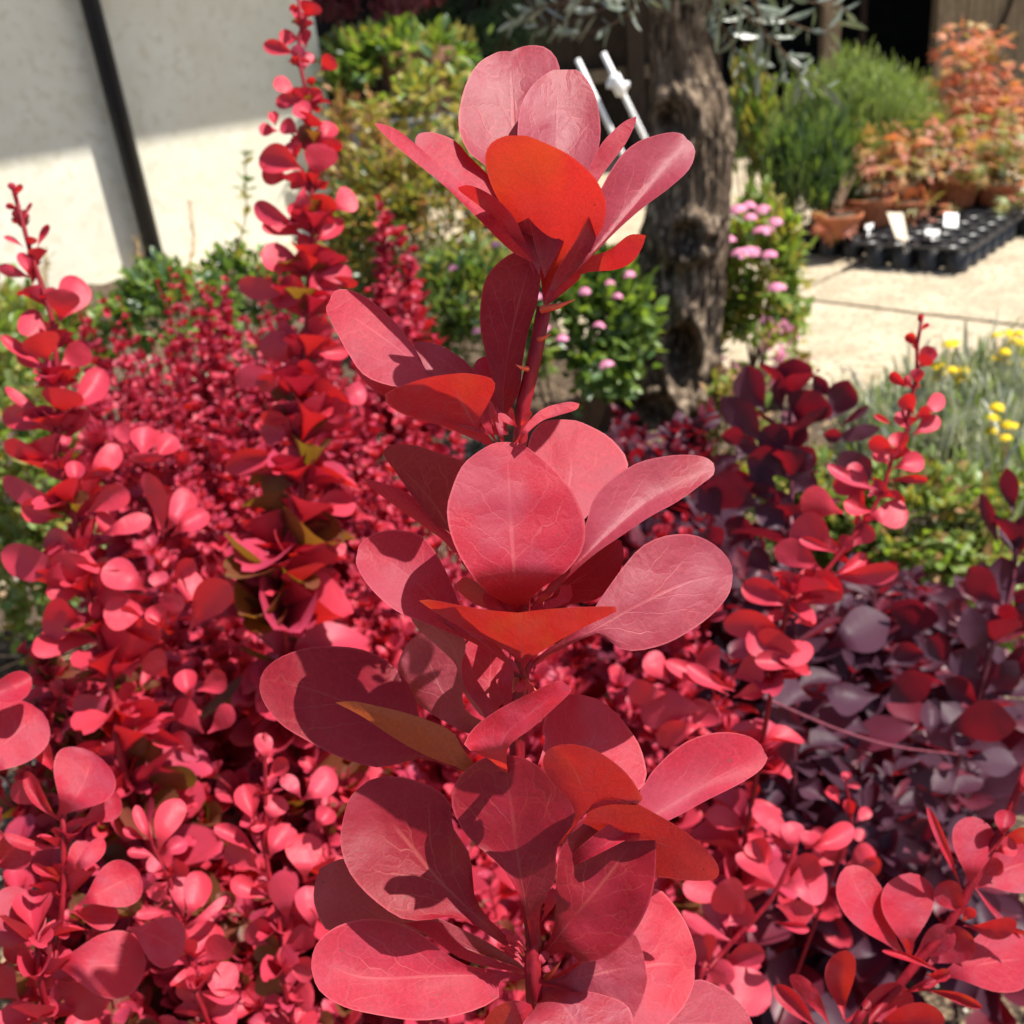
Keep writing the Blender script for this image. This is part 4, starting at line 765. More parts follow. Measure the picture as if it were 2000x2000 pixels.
sb2, sb2_ax = plant_from('smoke_bush', 'dark purple smoke bush at the right edge, under the silver plants', 'shrub',
    gr([(1900, 1250), (1885, 1330), (1870, 1500), (1790, 1760), (1740, 1900)]), .70,
    gr([(1880, 1120, 1838, 865, 56, (-.5, -.7), .2), (1795, 1285, 1700, 1000, 40, 'd'), (1900, 1270, 1945, 1120, 66, (-.5, -.8), .2), (1820, 1620, 1630, 1400, 86, (-.5, -.7), .2), (1840, 1600, 1810, 1340, 84, 'd', .1), (1880, 1500, 1990, 1370, 64, 'd'), (1750, 1910, 1630, 1610, 84, 'd', .3), (1850, 1770, 2000, 1590, 66, 'd', .1),
        (1790, 1800, 1720, 1650, 70, 'd', .0), (1700, 2000, 1540, 1860, 80, 'd', .2), (1770, 1950, 2000, 1850, 80, 'd', .3), (1880, 1640, 1960, 1520, 50, (-.5, -.7), .2)]) +
    g9([(1270, 120, 1460, 60, 60, 'd'), (1250, 260, 1000, 250, 80, 't', .5), (1260, 300, 1500, 180, 80, 'd'), (1200, 440, 960, 330, 90, 't', .2), (1500, 480, 1480, 280, 44, 'p', .2), (1540, 430, 1900, 400, 100, (-.4, -.7), .6), (1650, 560, 1900, 590, 70, 't', .4), (1620, 590, 1500, 710, 56, 'p', .3), (1540, 880, 1420, 680, 52, 'd', .2),
        (1420, 700, 1560, 860, 44, 'p', .1), (1720, 330, 1560, 180, 60, 'd'), (1750, 250, 1900, 100, 70, 'd', .2), (1560, 120, 1480, -20, 60, 'd'), (1680, 460, 1600, 520, 60, 'p', .1), (930, 280, 700, 180, 90, 't', .0), (900, 430, 740, 300, 60, 'd'), (860, 620, 700, 470, 80, 'd', -.2), (1000, 760, 870, 680, 60, 'p', -.4), (1430, 980, 1500, 840, 60, 'd', -.2)]),
    'purple', .0016, .0035, 'purple smoke bushes', stem='stemdark', prof=PT_PROF, fill=(9, 4, .042, .030, .30, 'pt', ('purple', 'purple', 'maroon')))
# long bare smoke bush twig crossing the gap on the right
tw = [Dz(9, x, y, d) for x, y, d in ((700, 270, .62), (900, 360, .63), (1100, 440, .64), (1330, 505, .65), (1620, 540, .68))]
# bottom-right shoots
br, br_ax = plant_from('barberry_plant', 'large-leaved red barberry shoot slanting up out of the bottom right corner', 'shrub',
    g9([(1960, 560), (1932, 640), (1870, 800), (1800, 955), (1730, 1060), (1650, 1200), (1620, 1340), (1500, 1420), (1400, 1560), (1300, 1680), (1180, 1820), (1080, 1960)]), .34,
    g9([(1645, 1190, 1475, 785, 22, (.6, .1), .3), (1668, 1175, 1690, 832, 98, 'p', .0), (1830, 930, 1850, 800, 52, 'p', .3), (1800, 955, 1960, 905, 36, 'o', .3), (1795, 1000, 1895, 960, 50, 'p', .1), (1730, 1110, 1830, 1050, 46, 'd', .1), (1700, 1170, 1990, 1040, 150, 'p', -.3), (1650, 1300, 1530, 1150, 68, 'd', .1),
        (1650, 1345, 1900, 1340, 50, 'o', .3), (1675, 1130, 1915, 1410, 15, (.5, .5), .4), (1640, 1350, 1960, 1390, 14, 'o', .4), (1525, 1590, 1985, 1500, 165, 'p', -.2), (1390, 1500, 1395, 1098, 118, (.2, .4), -.2), (1375, 1500, 1090, 1070, 118, 'p', .1), (1470, 1540, 1690, 1400, 95, 'd', -.1), (1400, 1510, 1600, 1370, 70, 'd', -.2),
        (1580, 1592, 1262, 1465, 18, (.2, 1.2), .5), (1470, 1580, 1585, 1575, 34, 'd', .4), (1350, 1665, 1545, 1590, 26, 'p', .2), (1450, 1650, 1735, 1735, 28, 'd', .0), (1085, 1790, 1090, 1462, 72, (-.4, -.5), .2), (1020, 1830, 832, 1578, 40, 'd', .1), (970, 1850, 755, 1630, 46, 'd', .1), (1090, 1800, 1410, 1680, 95, 'd', -.2),
        (1180, 1850, 1560, 1790, 80, 'd', .4), (1400, 1500, 1380, 1400, 24, 'o', .3), (1640, 1330, 1700, 1270, 30, 'o', .4), (1900, 720, 1990, 640, 50, 'p')]),
    'hero', .0014, .0024, 'red barberry shoots along the lower right')
mr, mr_ax = plant_from('barberry_plant', 'half shaded red barberry shoot low down between the leading shoot and bottom right corner', 'shrub',
    g9([(872, 925), (850, 1000), (790, 1130), (750, 1210), (640, 1340), (560, 1420), (440, 1560), (380, 1700)]), .47,
    g9([(850, 990, 655, 780, 50, 'p'), (840, 1000, 830, 855, 60, 'p', .1), (900, 985, 1128, 880, 58, 'p', .1), (775, 1180, 575, 1010, 46, 'p', .1), (710, 1060, 640, 945, 64, 'd', -.1), (780, 1160, 960, 1030, 70, 'd', .3), (790, 1160, 1000, 1110, 110, 'p', .0), (560, 1240, 325, 1150, 62, 'p'), (640, 1300, 490, 1150, 90, 'd', .2),
        (760, 1250, 940, 1290, 64, 'd', .2), (575, 1430, 320, 1280, 38, 'p', .2), (450, 1540, 400, 1390, 76, 'd', .1), (490, 1545, 710, 1470, 56, 'd', .1), (400, 1560, 735, 1720, 105, 'p', -.2), (850, 1000, 780, 900, 50, 'd', -.2), (900, 990, 920, 900, 50, 'p', -.1), (760, 1330, 920, 1370, 26, 'p', .2), (520, 1350, 640, 1240, 66, 'd'), (460, 1500, 330, 1420, 60, 'd'),
        (370, 1640, 240, 1560, 60, 'd'), (420, 1620, 560, 1540, 60, 'd')]),
    'red', .0011, .0022, 'red barberry shoots along the lower right')
ds, ds_ax = plant_from('barberry_plant', 'tiny salmon barberry sprig deep among the purple leaves', 'shrub', g9([(1090, 640), (1100, 720), (1120, 840), (1100, 960), (1050, 1060)]), .66,
    g9([(1095, 680, 1090, 620, 26, 'p'), (1090, 690, 1160, 690, 16, 'p'), (1060, 770, 1010, 690, 32, 'p'), (1110, 850, 1100, 750, 30, 'o'), (1140, 860, 1210, 800, 34, 'p'), (1100, 900, 1180, 930, 30, 'p'), (1090, 1060, 1020, 960, 60, (-.3, -.7), 0), (1100, 1060, 1230, 1000, 60, 'd'), (1050, 1060, 930, 1000, 50, 'p'), (1080, 960, 930, 900, 44, 'p'), (1120, 1060, 1260, 1060, 50, 'o')]),
    'red', .0008, .0016, 'red barberry shoots along the lower right')
# bottom-left large-leaved shoots
bl, bl_ax = plant_from('barberry_plant', 'large-leaved red barberry shoot in the bottom left corner', 'shrub',
    g8([(300, 880), (296, 1000), (304, 1200), (292, 1400), (262, 1640), (232, 1900)]), .33,
    g8([(-150, 800, 200, 460, 165, 'p', .4), (-120, 390, 150, 300, 70, 'p', .3), (270, 960, 440, 650, 160, 'p', .3), (-80, 1600, 160, 1320, 130, 'p', .3), (225, 1640, 690, 1640, 175, 'p', .4), (370, 1370, 660, 1220, 120, 'p', -.3), (600, 1480, 860, 1600, 120, 'p', -.5), (290, 980, 120, 740, 40, 'd', .2), (200, 900, 60, 800, 60, 'd', -.3),
        (290, 1240, 150, 1180, 26, 'p', .3), (300, 1220, 430, 1080, 60, 'p', .1), (320, 1230, 490, 1060, 46, 'p', .2), (290, 1100, 20, 1040, 30, 'p', .1), (380, 980, 560, 850, 66, 'p', -.3), (240, 1500, 330, 1480, 42, 'p', .3), (180, 1640, 20, 1560, 60, 'd', .1), (160, 1640, 250, 1690, 30, 'p', .3), (100, 1500, -80, 1450, 90, 'd', -.4),
        (120, 1750, 240, 1690, 70, 'd', .1), (90, 1820, -60, 1700, 90, 'd', .1), (150, 1900, 270, 1830, 50, 'p', .2), (330, 1400, 560, 1420, 70, 'p', -.6), (250, 1720, 480, 1880, 90, 'd', -.4), (-60, 1200, 130, 1080, 90, 'd', -.3), (270, 760, 150, 560, 50, 'd', -.6), (300, 1300, 200, 1200, 40, 'o', .0)]),
    'hero', .0009, .0018, 'red barberry plants of the lower left', fill=(16, 5, .027, .012, .45, 'ob', ('red', 'redfar', 'red')))
bm, bm_ax = plant_from('barberry_plant', 'small-leaved salmon barberry twig beside the large leaves of the bottom left corner', 'shrub',
    g8([(700, 980), (740, 1140), (800, 1240), (830, 1400), (870, 1500), (905, 1650), (930, 1780), (1000, 1960)]), .40,
    g8([(745, 1130, 850, 870, 66, 'p', -.1), (760, 1140, 880, 1070, 46, 'p', .1), (720, 1080, 640, 900, 30, 'p'), (690, 1060, 580, 1010, 26, 'p'), (740, 1150, 600, 1120, 30, 'p', .1), (800, 1250, 880, 1180, 42, 'o', .2), (865, 1430, 835, 1230, 52, 'p', .2), (880, 1440, 950, 1210, 66, 'p', -.1), (905, 1650, 755, 1580, 50, 'p', .3), (910, 1650, 1010, 1450, 100, 'p', -.3),
        (930, 1640, 1090, 1550, 74, 'd', .3), (930, 1660, 1120, 1740, 86, 'p', .1), (905, 1640, 900, 1530, 40, 'o', .3), (930, 1780, 1130, 1800, 40, 'p', .1), (860, 1480, 1070, 1330, 26, 'p', .2), (820, 1400, 640, 1420, 26, 'p', .1), (800, 1260, 700, 1330, 50, 'd', .0), (960, 1860, 850, 1730, 60, 'd'), (970, 1900, 1120, 1880, 80, 'p', .1), (780, 1200, 690, 1170, 40, 'p')]),
    'red', .0009, .0018, 'red barberry plants of the lower left', fill=(16, 4.5, .022, .009, .45, 'ob', ('red', 'redfar', 'red')))
bc, bc_ax = plant_from('barberry_plant', 'rosy barberry twig just left of the lowest leading leaves', 'shrub',
    g8([(1250, 560), (1250, 720), (1255, 960), (1250, 1130), (1300, 1350), (1330, 1560), (1350, 1800)]), .44,
    g8([(1250, 700, 1230, 560, 40, 'p'), (1260, 780, 1350, 680, 40, 'd'), (1200, 980, 1150, 800, 66, 'p', -.1), (1260, 980, 1330, 860, 60, 'p'), (1280, 990, 1180, 1000, 30, 'p', .1), (1420, 880, 1570, 730, 70, 'p', .3), (1420, 870, 1330, 760, 40, 'p', .3), (1220, 1140, 1010, 1000, 40, 'p', .2), (1245, 1150, 1230, 980, 66, 'p', .0), (1270, 1150, 1370, 990, 70, 'p', -.1),
        (1440, 1260, 1440, 1030, 92, 'p', .4), (1360, 1460, 1350, 1200, 78, 'd', .3), (1480, 1500, 1440, 1280, 70, 'p', .1), (1490, 1010, 1560, 910, 50, 'p', .3), (1230, 1220, 1060, 1100, 60, 'd', .0), (1260, 1340, 1090, 1250, 50, 'p', .1), (1290, 1350, 1480, 1470, 70, 'd', .1), (1330, 1570, 1480, 1500, 60, 'd', .2), (1320, 1560, 1160, 1480, 70, 'd', -.2),
        (1340, 1640, 1480, 1700, 60, 'd', .1), (1330, 1640, 1210, 1560, 70, 'd', -.3, 'olived'), (1340, 1780, 1220, 1700, 80, 'd', -.2, 'olived'), (1350, 1800, 1480, 1780, 80, 'd', -.1)]),
    'red', .0009, .002, 'red barberry plants of the lower left', fill=(16, 4.5, .022, .009, .45, 'ob', ('red', 'redfar', 'red')))

# ================================================================== low masses of barberry and smoke bush
def inpoly(x, y, P):
    c = False; j = len(P) - 1
    for i in range(len(P)):
        if (P[i][1] > y) != (P[j][1] > y) and x < (P[j][0]-P[i][0]) * (y-P[i][1]) / (P[j][1]-P[i][1]) + P[i][0]: c = not c
        j = i
    return c
def mass(name, label, cat, poly, dfun, nshoot, nodes, per, size, kind='ob', mats=('red',), group=None, length=(.16, .28), parts=300, stem='stem', ang=(20, 66), jit=.04, lean=.16):
    xs = [p[0] for p in poly]; ys = [p[1] for p in poly]
    lv = []; paths = []; cs = []
    k = 0
    while k < nshoot:
        x = rnd.uniform(min(xs), max(xs)); y = rnd.uniform(min(ys), max(ys))
        if not inpoly(x, y, poly): continue
        k += 1
        f = (y - min(ys)) / max(1, max(ys) - min(ys))
        tip = Dz(0, x, y, dfun(f) + rnd.uniform(-jit, jit * 1.6))
        ln = rnd.uniform(*length)
        base = tip + Vector((rnd.gauss(0, lean) * ln, rnd.gauss(0.1, lean) * ln, -ln)); base.z = max(base.z, .06)
        mid = (tip + base) / 2 + rv(.012)
        pts = [base, mid, tip]; paths.append(pts); cs.append(base)
        s0 = rnd.uniform(*size)
        lv += shoot_leaves(pts, nodes + 3, per + 1, lambda t, s0=s0: s0 * DENS * (1.15 - .80 * t ** 1.8), kind, mats, ang=ang)
    c = sum(cs, Vector()) / len(cs); c.z = .02
    t = thing(name, label, cat, c, group)
    ex = [[Vector((c.x + (p[0].x - c.x) * .6, c.y + (p[0].y - c.y) * .6, .02)), (p[0] + Vector((c.x + (p[0].x - c.x) * .6, c.y + (p[0].y - c.y) * .6, .02))) * .5 + rv(.01), p[0]] for p in paths]
    stem_mesh(t, [e + q[1:] for e, q in zip(ex, paths)], [(.0020, .0005)] * len(paths), stem, n=5)
    emit(t, lv, parts)
    return t
DENS = 1.42
lin = lambda a, b: (lambda f: a + (b - a) * f)
BG = 'red barberry shrubs filling the left of the bed'
mass('barberry_shrub', 'deep red small-leaved barberry shrub farthest back, under the wall and drainpipe', 'shrub', [(120, 535), (330, 480), (560, 460), (700, 560), (700, 760), (120, 780)], lin(1.10, .86), 96, 9, 4, (.010, .0155), mats=('redfar', 'redfar', 'red', 'redfar'), group=BG)
mass('barberry_shrub', 'red barberry shrub in the middle, between the left-edge shoot and tallest spire', 'shrub', [(200, 770), (640, 750), (640, 1130), (260, 1120)], lin(.88, .68), 54, 9, 4, (.014, .020), mats=('red', 'redfar', 'red', 'redfar'), group=BG)
mass('barberry_shrub', 'red barberry shrub behind the leader, right of the tallest spire', 'shrub', [(600, 660), (840, 700), (1000, 900), (990, 1230), (640, 1230)], lin(.92, .66), 52, 9, 4, (.011, .018), mats=('red', 'redfar', 'red', 'redfar'), group=BG)
mass('barberry_shrub', 'bright salmon barberry shrub below the foot of the tallest spire', 'shrub', [(330, 1150), (880, 1130), (900, 1420), (380, 1480)], lin(.68, .56), 46, 8, 4, (.016, .024), mats=('red', 'red', 'redfar'), group=BG)
mass('barberry_shrub', 'dense red barberry shrub along the bottom edge, left of the leading stem', 'shrub', [(300, 1430), (900, 1410), (960, 1960), (330, 1960)], lin(.56, .49), 46, 7, 4, (.017, .026), mats=('red', 'red', 'redfar', 'olived'), group=BG, jit=.02)
mass('barberry_shrub', 'red barberry shrub behind the big leaves at the lower left edge', 'shrub', [(-40, 1080), (240, 1120), (330, 1500), (330, 1960), (-40, 1960)], lin(.60, .42), 44, 7, 4, (.017, .028), mats=('red', 'red', 'redfar', 'olived'), group=BG, jit=.02)
mass('barberry_shrub', 'scattered red barberry shrub between the leader and the purple smoke bush', 'shrub', [(980, 960), (1330, 960), (1400, 1220), (1420, 1480), (1200, 1520), (960, 1400)], lin(.86, .64), 40, 8, 4, (.015, .022), mats=('red', 'redfar', 'red', 'redfar'), group=BG)
mass('barberry_shrub', 'shaded red barberry shrub over bare soil, right of the leading stem foot', 'shrub', [(900, 1480), (1330, 1500), (1420, 1760), (1330, 1960), (900, 1960)], lin(.64, .56), 20, 7, 4, (.013, .020), mats=('redfar', 'red', 'olived'), group=BG)
mass('barberry_shrub', 'narrow upright barberry bush standing before the golden shrub, far behind', 'shrub', [(715, 370), (770, 370), (800, 560), (740, 640), (690, 560)], lin(1.12, 1.0), 13, 9, 4, (.014, .019), mats=('redfar', 'red', 'redfar'), group=BG, length=(.12, .2), lean=.12)
PG = 'purple smoke bush clumps on the right'
mass('smoke_bush', 'low purple smoke bush clump spreading over the soil at right centre', 'shrub', [(1330, 1000), (1640, 1030), (1932, 1120), (1960, 1620), (1500, 1680), (1300, 1450)], lin(.98, .70), 34, 5, 3, (.034, .052), 'pt', ('purple', 'purple', 'maroon'), PG, (.12, .22), stem='stemdark', ang=(45, 85))
mass('smoke_bush', 'purple smoke bush clump at the foot of the olive trunk', 'shrub', [(1090, 760), (1330, 770), (1420, 830), (1460, 1060), (1250, 1010), (1110, 870)], lin(1.25, .92), 24, 6, 4, (.034, .046), 'pt', ('purple', 'purple', 'maroon'), PG, (.12, .22), stem='stemdark')
mb = MB(); mb.tube([Vector(q) for q in spline([tuple(q) for q in tw], 14)], np.linspace(.0012, .0008, 14), 8); mb.out('twig', MT['stemdark'], sb2, smooth=True)

# ================================================================== other shrubs
def bush(name, label, cat, z, cx, cy, depth, rx, ry, n, size, kind, mats, parts=80, group=None, up=.5, nclump=26, spread=.16, deep=.8, stems=9, mode='out', stemmat='wood', foot_h=.0, clump_mats=False, floor=.02, ds=1.45):
    depth *= ds; size *= ds * .95
    c = Dz(z, cx, cy, depth); k = ZO[z][2] / 2000 * depth
    Rx, Rz = rx * k, ry * k * 1.12; Ry = Rx * deep
    foot = Vector((c.x, c.y + .02, foot_h))
    t = thing(name, label, cat, foot, group)
    cl = []
    for i in range(nclump):
        while True:
            v = rv(1).normalized()
            if v.z > -.55 and (v.y < .55): break
        q = rnd.uniform(.62, 1.0)
        cl.append((Vector((v.x*Rx*q, v.y*Ry*q, v.z*Rz*q)), v, rnd.choice(mats)))
    lv = []
    for i in range(n):
        a, v, m = rnd.choice(cl)
        p = c + a + Vector((rnd.gauss(0, Rx*spread), rnd.gauss(0, Ry*spread), rnd.gauss(0, Rz*spread)))
        if p.z < floor: p.z = floor + rnd.random() * .03
        if mode == 'up': d = Vector((0, 0, 1)) + v * .35 + rv(.28); nr = v + rv(.4)
        elif mode == 'flat': d = v * .8 + rv(.5); d.z *= .3; nr = Vector((0, 0, 1)) + rv(.35)
        elif mode == 'droop': d = v + rv(.5) + Vector((0, 0, -.5)); nr = v + Vector((0, 0, .8)) + rv(.3)
        else: d = v + Vector((0, 0, up)) + rv(.55); nr = Vector((0, 0, 1)) + v * .5 + rv(.45)
        lv.append((frame(p, d, nr, size * rnd.uniform(.6, 1.15)), kind, rnd.randrange(len(TP[kind])), m if clump_mats else rnd.choice(mats)))
    if stems:
        paths = []
        for a, v, m in cl[:stems]:
            q = c + a * .8; q.z = max(q.z, foot_h + .03); paths.append([foot + Vector((rnd.gauss(0, Rx*.12), rnd.gauss(0, Rx*.12), 0)), (foot + q) / 2 + Vector((a.x * .25, a.y * .2, 0)), q])
        stem_mesh(t, paths, [(.004, .0015)] * len(paths), stemmat, n=5)
    emit(t, lv, parts)
    return t, c, (Rx, Ry, Rz)
def flower_heads(t, lst, r0, mat, dome=True, n=26, dotsize=.006):
    for p in lst:
        r = r0 * rnd.uniform(.65, 1.2)
        V, F, UV = [], [], []
        for i in range(n):
            a = rnd.uniform(0, 6.283); q = r * math.sqrt(rnd.random())
            z = math.sqrt(max(0, r*r - q*q)) * (.55 if dome else .3)
            c = Vector((q*math.cos(a), q*math.sin(a), z)); nn = Vector((c.x, c.y, r*.8)).normalized()
            e1 = nn.cross(Vector((.3, .2, .9))).normalized(); e2 = nn.cross(e1); o = len(V); s = dotsize * rnd.uniform(.7, 1.2)
            V.append(c + nn * s * .35); UV.append((.5, .5))
            for j in range(6):
                b = j * 1.047; rr = s * (1 if j % 2 else .82); V.append(c + (e1*math.cos(b) + e2*math.sin(b)) * rr); UV.append((.5+.5*math.cos(b), .5+.5*math.sin(b)))
            F += [(o, o+1+j, o+1+(j+1) % 6) for j in range(6)]
        add('flower_head', mesh_of('flower_head', V, F, MT[mat], UV), t, p - t.location)
# left edge greenery and under the wall
bush('green_shrub', 'bright green small-leaved shrub at the left edge, behind the leaning red shoot', 'shrub', 0, 30, 900, 1.02, 130, 380, 4200, .018, 'ov', ('green', 'ygreen', 'lime'), 200, up=.8, nclump=40, stems=8)
bush('green_shrub', 'pale green bush low under the wall at the left edge', 'shrub', 0, 40, 680, 1.35, 140, 110, 1300, .022, 'ov', ('green', 'ygreen'), 120, up=.8)
bush('green_groundcover_plant', 'low green leafy plant growing at the foot of the drainpipe', 'plant', 0, 330, 590, 1.36, 110, 75, 1100, .020, 'ov', ('green', 'dgreen', 'green'), 160, up=.7)
bush('green_groundcover_plant', 'low green plant between the drainpipe foot and tallest red spire', 'plant', 0, 470, 560, 1.5, 90, 70, 800, .020, 'ov', ('dgreen', 'green'), 120, up=.7)
def sprig(name, label, cat, z, pts, depth, leafkind, mats, size, n, r=.0018, ang=(35, 60), stem='wood', tmin=.25, foot=True):
    depth *= 1.6; size *= 1.5; r *= 1.5
    q = [Dz(z, x, y, depth) for x, y in pts]           # tip first
    ft = Vector((q[-1].x, q[-1].y + .03, .02)); t = thing(name, label, cat, ft)
    path = [ft] + q[::-1]
    stem_mesh(t, [path], [(r * 1.6, r * .6)], stem)
    lv = shoot_leaves(path, n, 3, lambda s: size * (1.1 - .5 * s), leafkind, mats, ang=ang, tmin=tmin)
    emit(t, lv, 120); return t
sprig('wild_sprig', 'thin twig with small dark leaves silhouetted on the sunlit wall', 'twig', 6, [(1320, 800), (1325, 1000), (1320, 1200), (1260, 1400), (1250, 1600)], 1.30, 'ov', ('dgreen', 'ygreen', 'dgreen'), .030, 16, .0014, tmin=.4, ang=(50, 80))
t = sprig('dried_flower_stalk', 'single dried buff flower stalk standing against the sunlit wall', 'dried plant', 6, [(1020, 1080), (1035, 1200), (1045, 1330), (1020, 1560)], 1.55, 'na', ('plume',), .020, 22, .0022, tmin=.72, stem='straw')
for k, (x, y, lab) in enumerate(((750, 1400, 'buff bristly seed plume in front of the drainpipe foot'), (255, 1450, 'thin buff grass plume beside the leaning red shoot'), (75, 1680, 'short brown seed head at the left edge under the wall'))):
    t = sprig('seed_plume', lab, 'dried plant', 6, [(x - 10, y - 110), (x, y), (x + 5, y + 140)], 1.35 if k else 1.42, 'na', ('plume', 'ygreen'), .030, 26, .0016, tmin=.6, stem='straw', ang=(25, 55))
# golden variegated shrub and neighbours
bush('golden_shrub', 'loose golden variegated shrub behind the narrow upright barberry', 'shrub', 0, 800, 455, 1.95, 185, 150, 4600, .022, 'ov', ('ygreen', 'ygreen', 'ygreen', 'dgreen', 'maplegold'), 280, up=.5, nclump=60, spread=.12, stems=14, deep=.6)
bush('golden_shrub', 'coppery young golden shrub right beside the wall corner', 'shrub', 0, 690, 360, 2.3, 80, 130, 1100, .028, 'ov', ('maplegold', 'ygreen', 'plume'), 150, up=.5, nclump=26)
bush('golden_shrub', 'yellow leaved sprigs below the potted green shrub', 'shrub', 0, 800, 200, 2.75, 110, 55, 420, .040, 'ov', ('ygreen', 'ygreen', 'green'), 160, up=.2, nclump=18, stems=6)
pg_, pc, pr = bush('potted_green_shrub', 'glossy bright green leafy shrub crowning a brown pot by the wall corner', 'potted shrub', 0, 750, 122, 3.17, 130, 48, 1500, .055, 'ov', ('green', 'dgreen', 'green', 'ygreen'), 260, up=.25, nclump=40, stems=10, mode='out', deep=.8)
def pot(par, c, r, h, mat='terracotta', rim=True, name='pot'):
    mb = MB(); prof = [(.02, .002), (r*.74, 0), (r*.92, h*.78), (r*.93, h*.79), (r, h*.79), (r*1.02, h*.99), (r*1.0, h), (r*.93, h), (r*.90, h*.86), (.002, h*.85)]
    mb.lathe(c, prof, 22); o = mb.out(name, MT[mat], par, smooth=False)
    return o
# second dark pot shapes and grey stand beneath
tc = Dz(0, 745, 236, 4.35); st = thing('grey_display_stand', 'low grey slatted display stand below the potted green shrub', 'stand', Vector((tc.x, tc.y, 0)))
for k in range(7):
    mb = MB(); mb.box(tc + Vector((.05, -.02 + k * .10, 0)), (.56, .085, .025)); mb.out('slat', MT['greyplas'], st)
for x, y in ((-.19, 0), (.29, 0), (-.19, .6), (.29, .6)):
    mb = MB(); mb.box(Vector((tc.x + x, tc.y + y, tc.z / 2 - .008)), (.06, .06, tc.z - .03)); mb.out('leg', MT['greyplas'], st)
mb = MB(); mb.box(tc + Vector((.05, -.065, -.055)), (.56, .02, .08)); mb.out('apron', MT['greyplas'], st)
pf = Vector((tc.x + .12, tc.y + .28, tc.z + .014)); pot(pg_, pf, .17, .26, 'planter')
for k, (x, y, lab) in enumerate(((690, 305, 'whitish stone by the wall corner, leftmost in its row'), (722, 303, 'whitish stone, middle of the row under the stand'), (742, 306, 'whitish stone, rightmost of the row under the stand'))):
    p = G(0, x, y + 35); s = rnd.uniform(.045, .06)
    mb = MB(); mb.lathe(p, [(.001, 0), (s*.9, .002), (s, s*.4), (s*.7, s*.85), (.001, s)], 9)
    o = mb.out('stone', MT['white'], None, smooth=True, base=p); o.location = p; o['label'] = lab; o['category'] = 'stone'; o['group'] = 'white stones under the stand'
bush('plum_shrub', 'hazy plum red shrub at the top, behind the green potted shrub', 'shrub', 0, 700, -6, 3.45, 120, 62, 2600, .035, 'ov', ('plum',), 120, nclump=34, mode='up')
bush('conifer', 'dark green conifer at the top edge behind the highest leading leaf', 'tree', 0, 900, 10, 3.7, 120, 120, 5000, .045, 'na', ('conif', 'dgreen', 'conif'), 160, nclump=46, mode='droop', spread=.12)
# pink flowered shrubs
pk1, c1, r1 = bush('pink_flowering_shrub', 'leafy green shrub dotted with pink flowers left of the olive trunk', 'shrub', 0, 1080, 630, 1.37, 130, 130, 2300, .026, 'ov', ('green', 'dgreen', 'green'), 280, up=.6, nclump=44, stems=8)
flower_heads(pk1, [Dz(0, x, y, d * 1.26) for x, y, d in ((935, 462, 1.5), (855, 507, 1.5), (1103, 550, 1.42), (1165, 560, 1.42), (1150, 535, 1.44), (1130, 615, 1.40), (1030, 622, 1.40), (1060, 640, 1.42), (1145, 690, 1.38), (1010, 560, 1.43), (900, 625, 1.45), (1185, 520, 1.45))], .0095, 'pink', n=13, dotsize=.0068)
pk2, c2, r2 = bush('pink_flowering_shrub', 'leafy green shrub topped with pink flower clusters right of the olive trunk', 'shrub', 0, 1425, 540, 1.62, 85, 130, 1900, .026, 'ov', ('green', 'green', 'ygreen'), 260, up=.6, nclump=36, stems=8)
flower_heads(pk2, [Dz(0, x, y, d * 1.30) for x, y, d in ((1392, 397, 1.66), (1412, 390, 1.68), (1440, 398, 1.66), (1415, 412, 1.64), (1462, 420, 1.64), (1372, 455, 1.60), (1398, 482, 1.56), (1415, 478, 1.56), (1452, 484, 1.56), (1465, 545, 1.54), (1440, 440, 1.6))], .018, 'pink', n=24, dotsize=.0085)
bush('white_flowering_plant', 'sparse pale plant trailing over the paving edge beside the trunk', 'plant', 0, 1440, 690, 1.5, 70, 60, 260, .018, 'ov', ('green', 'pink', 'ygreen'), 120, up=.4, nclump=16, stems=10)
bush('green_groundcover_plant', 'yellow-green ground cover between the trunk and the purple smoke bush', 'plant', 0, 1385, 860, 1.30, 60, 120, 900, .018, 'ov', ('green', 'ygreen', 'plume'), 150, up=.5)
bush('golden_shrub', 'bright yellow-green leafy growth low behind the second tier of leading leaves', 'shrub', 0, 890, 620, 1.62, 130, 120, 2600, .021, 'ov', ('green', 'lime', 'ygreen', 'green', 'dgreen'), 280, up=.6, nclump=50, spread=.13, stems=10)
# timber edging
e0, e1 = G(0, 940, 800, .10), G(0, 1240, 705, .10)
edg = thing('timber_edging', 'brown timber edging board running to the foot of the olive trunk', 'edging', (e0 + e1) / 2 - Vector((0, 0, .10)))
dv = (e1 - e0); aa = math.atan2(dv.y, dv.x)
mb = MB(); mb.box((e0 + e1) / 2 - Vector((0, 0, .065)), (dv.length, .03, .13), Matrix.Rotation(aa, 3, 'Z')); mb.out('board', MT['planter'], edg)
for f in (.06, .94):
    q = e0 + dv * f; mb = MB(); mb.box((q.x, q.y + .035, .055), (.04, .04, .15), Matrix.Rotation(aa, 3, 'Z')); mb.out('stake', MT['planter'], edg)

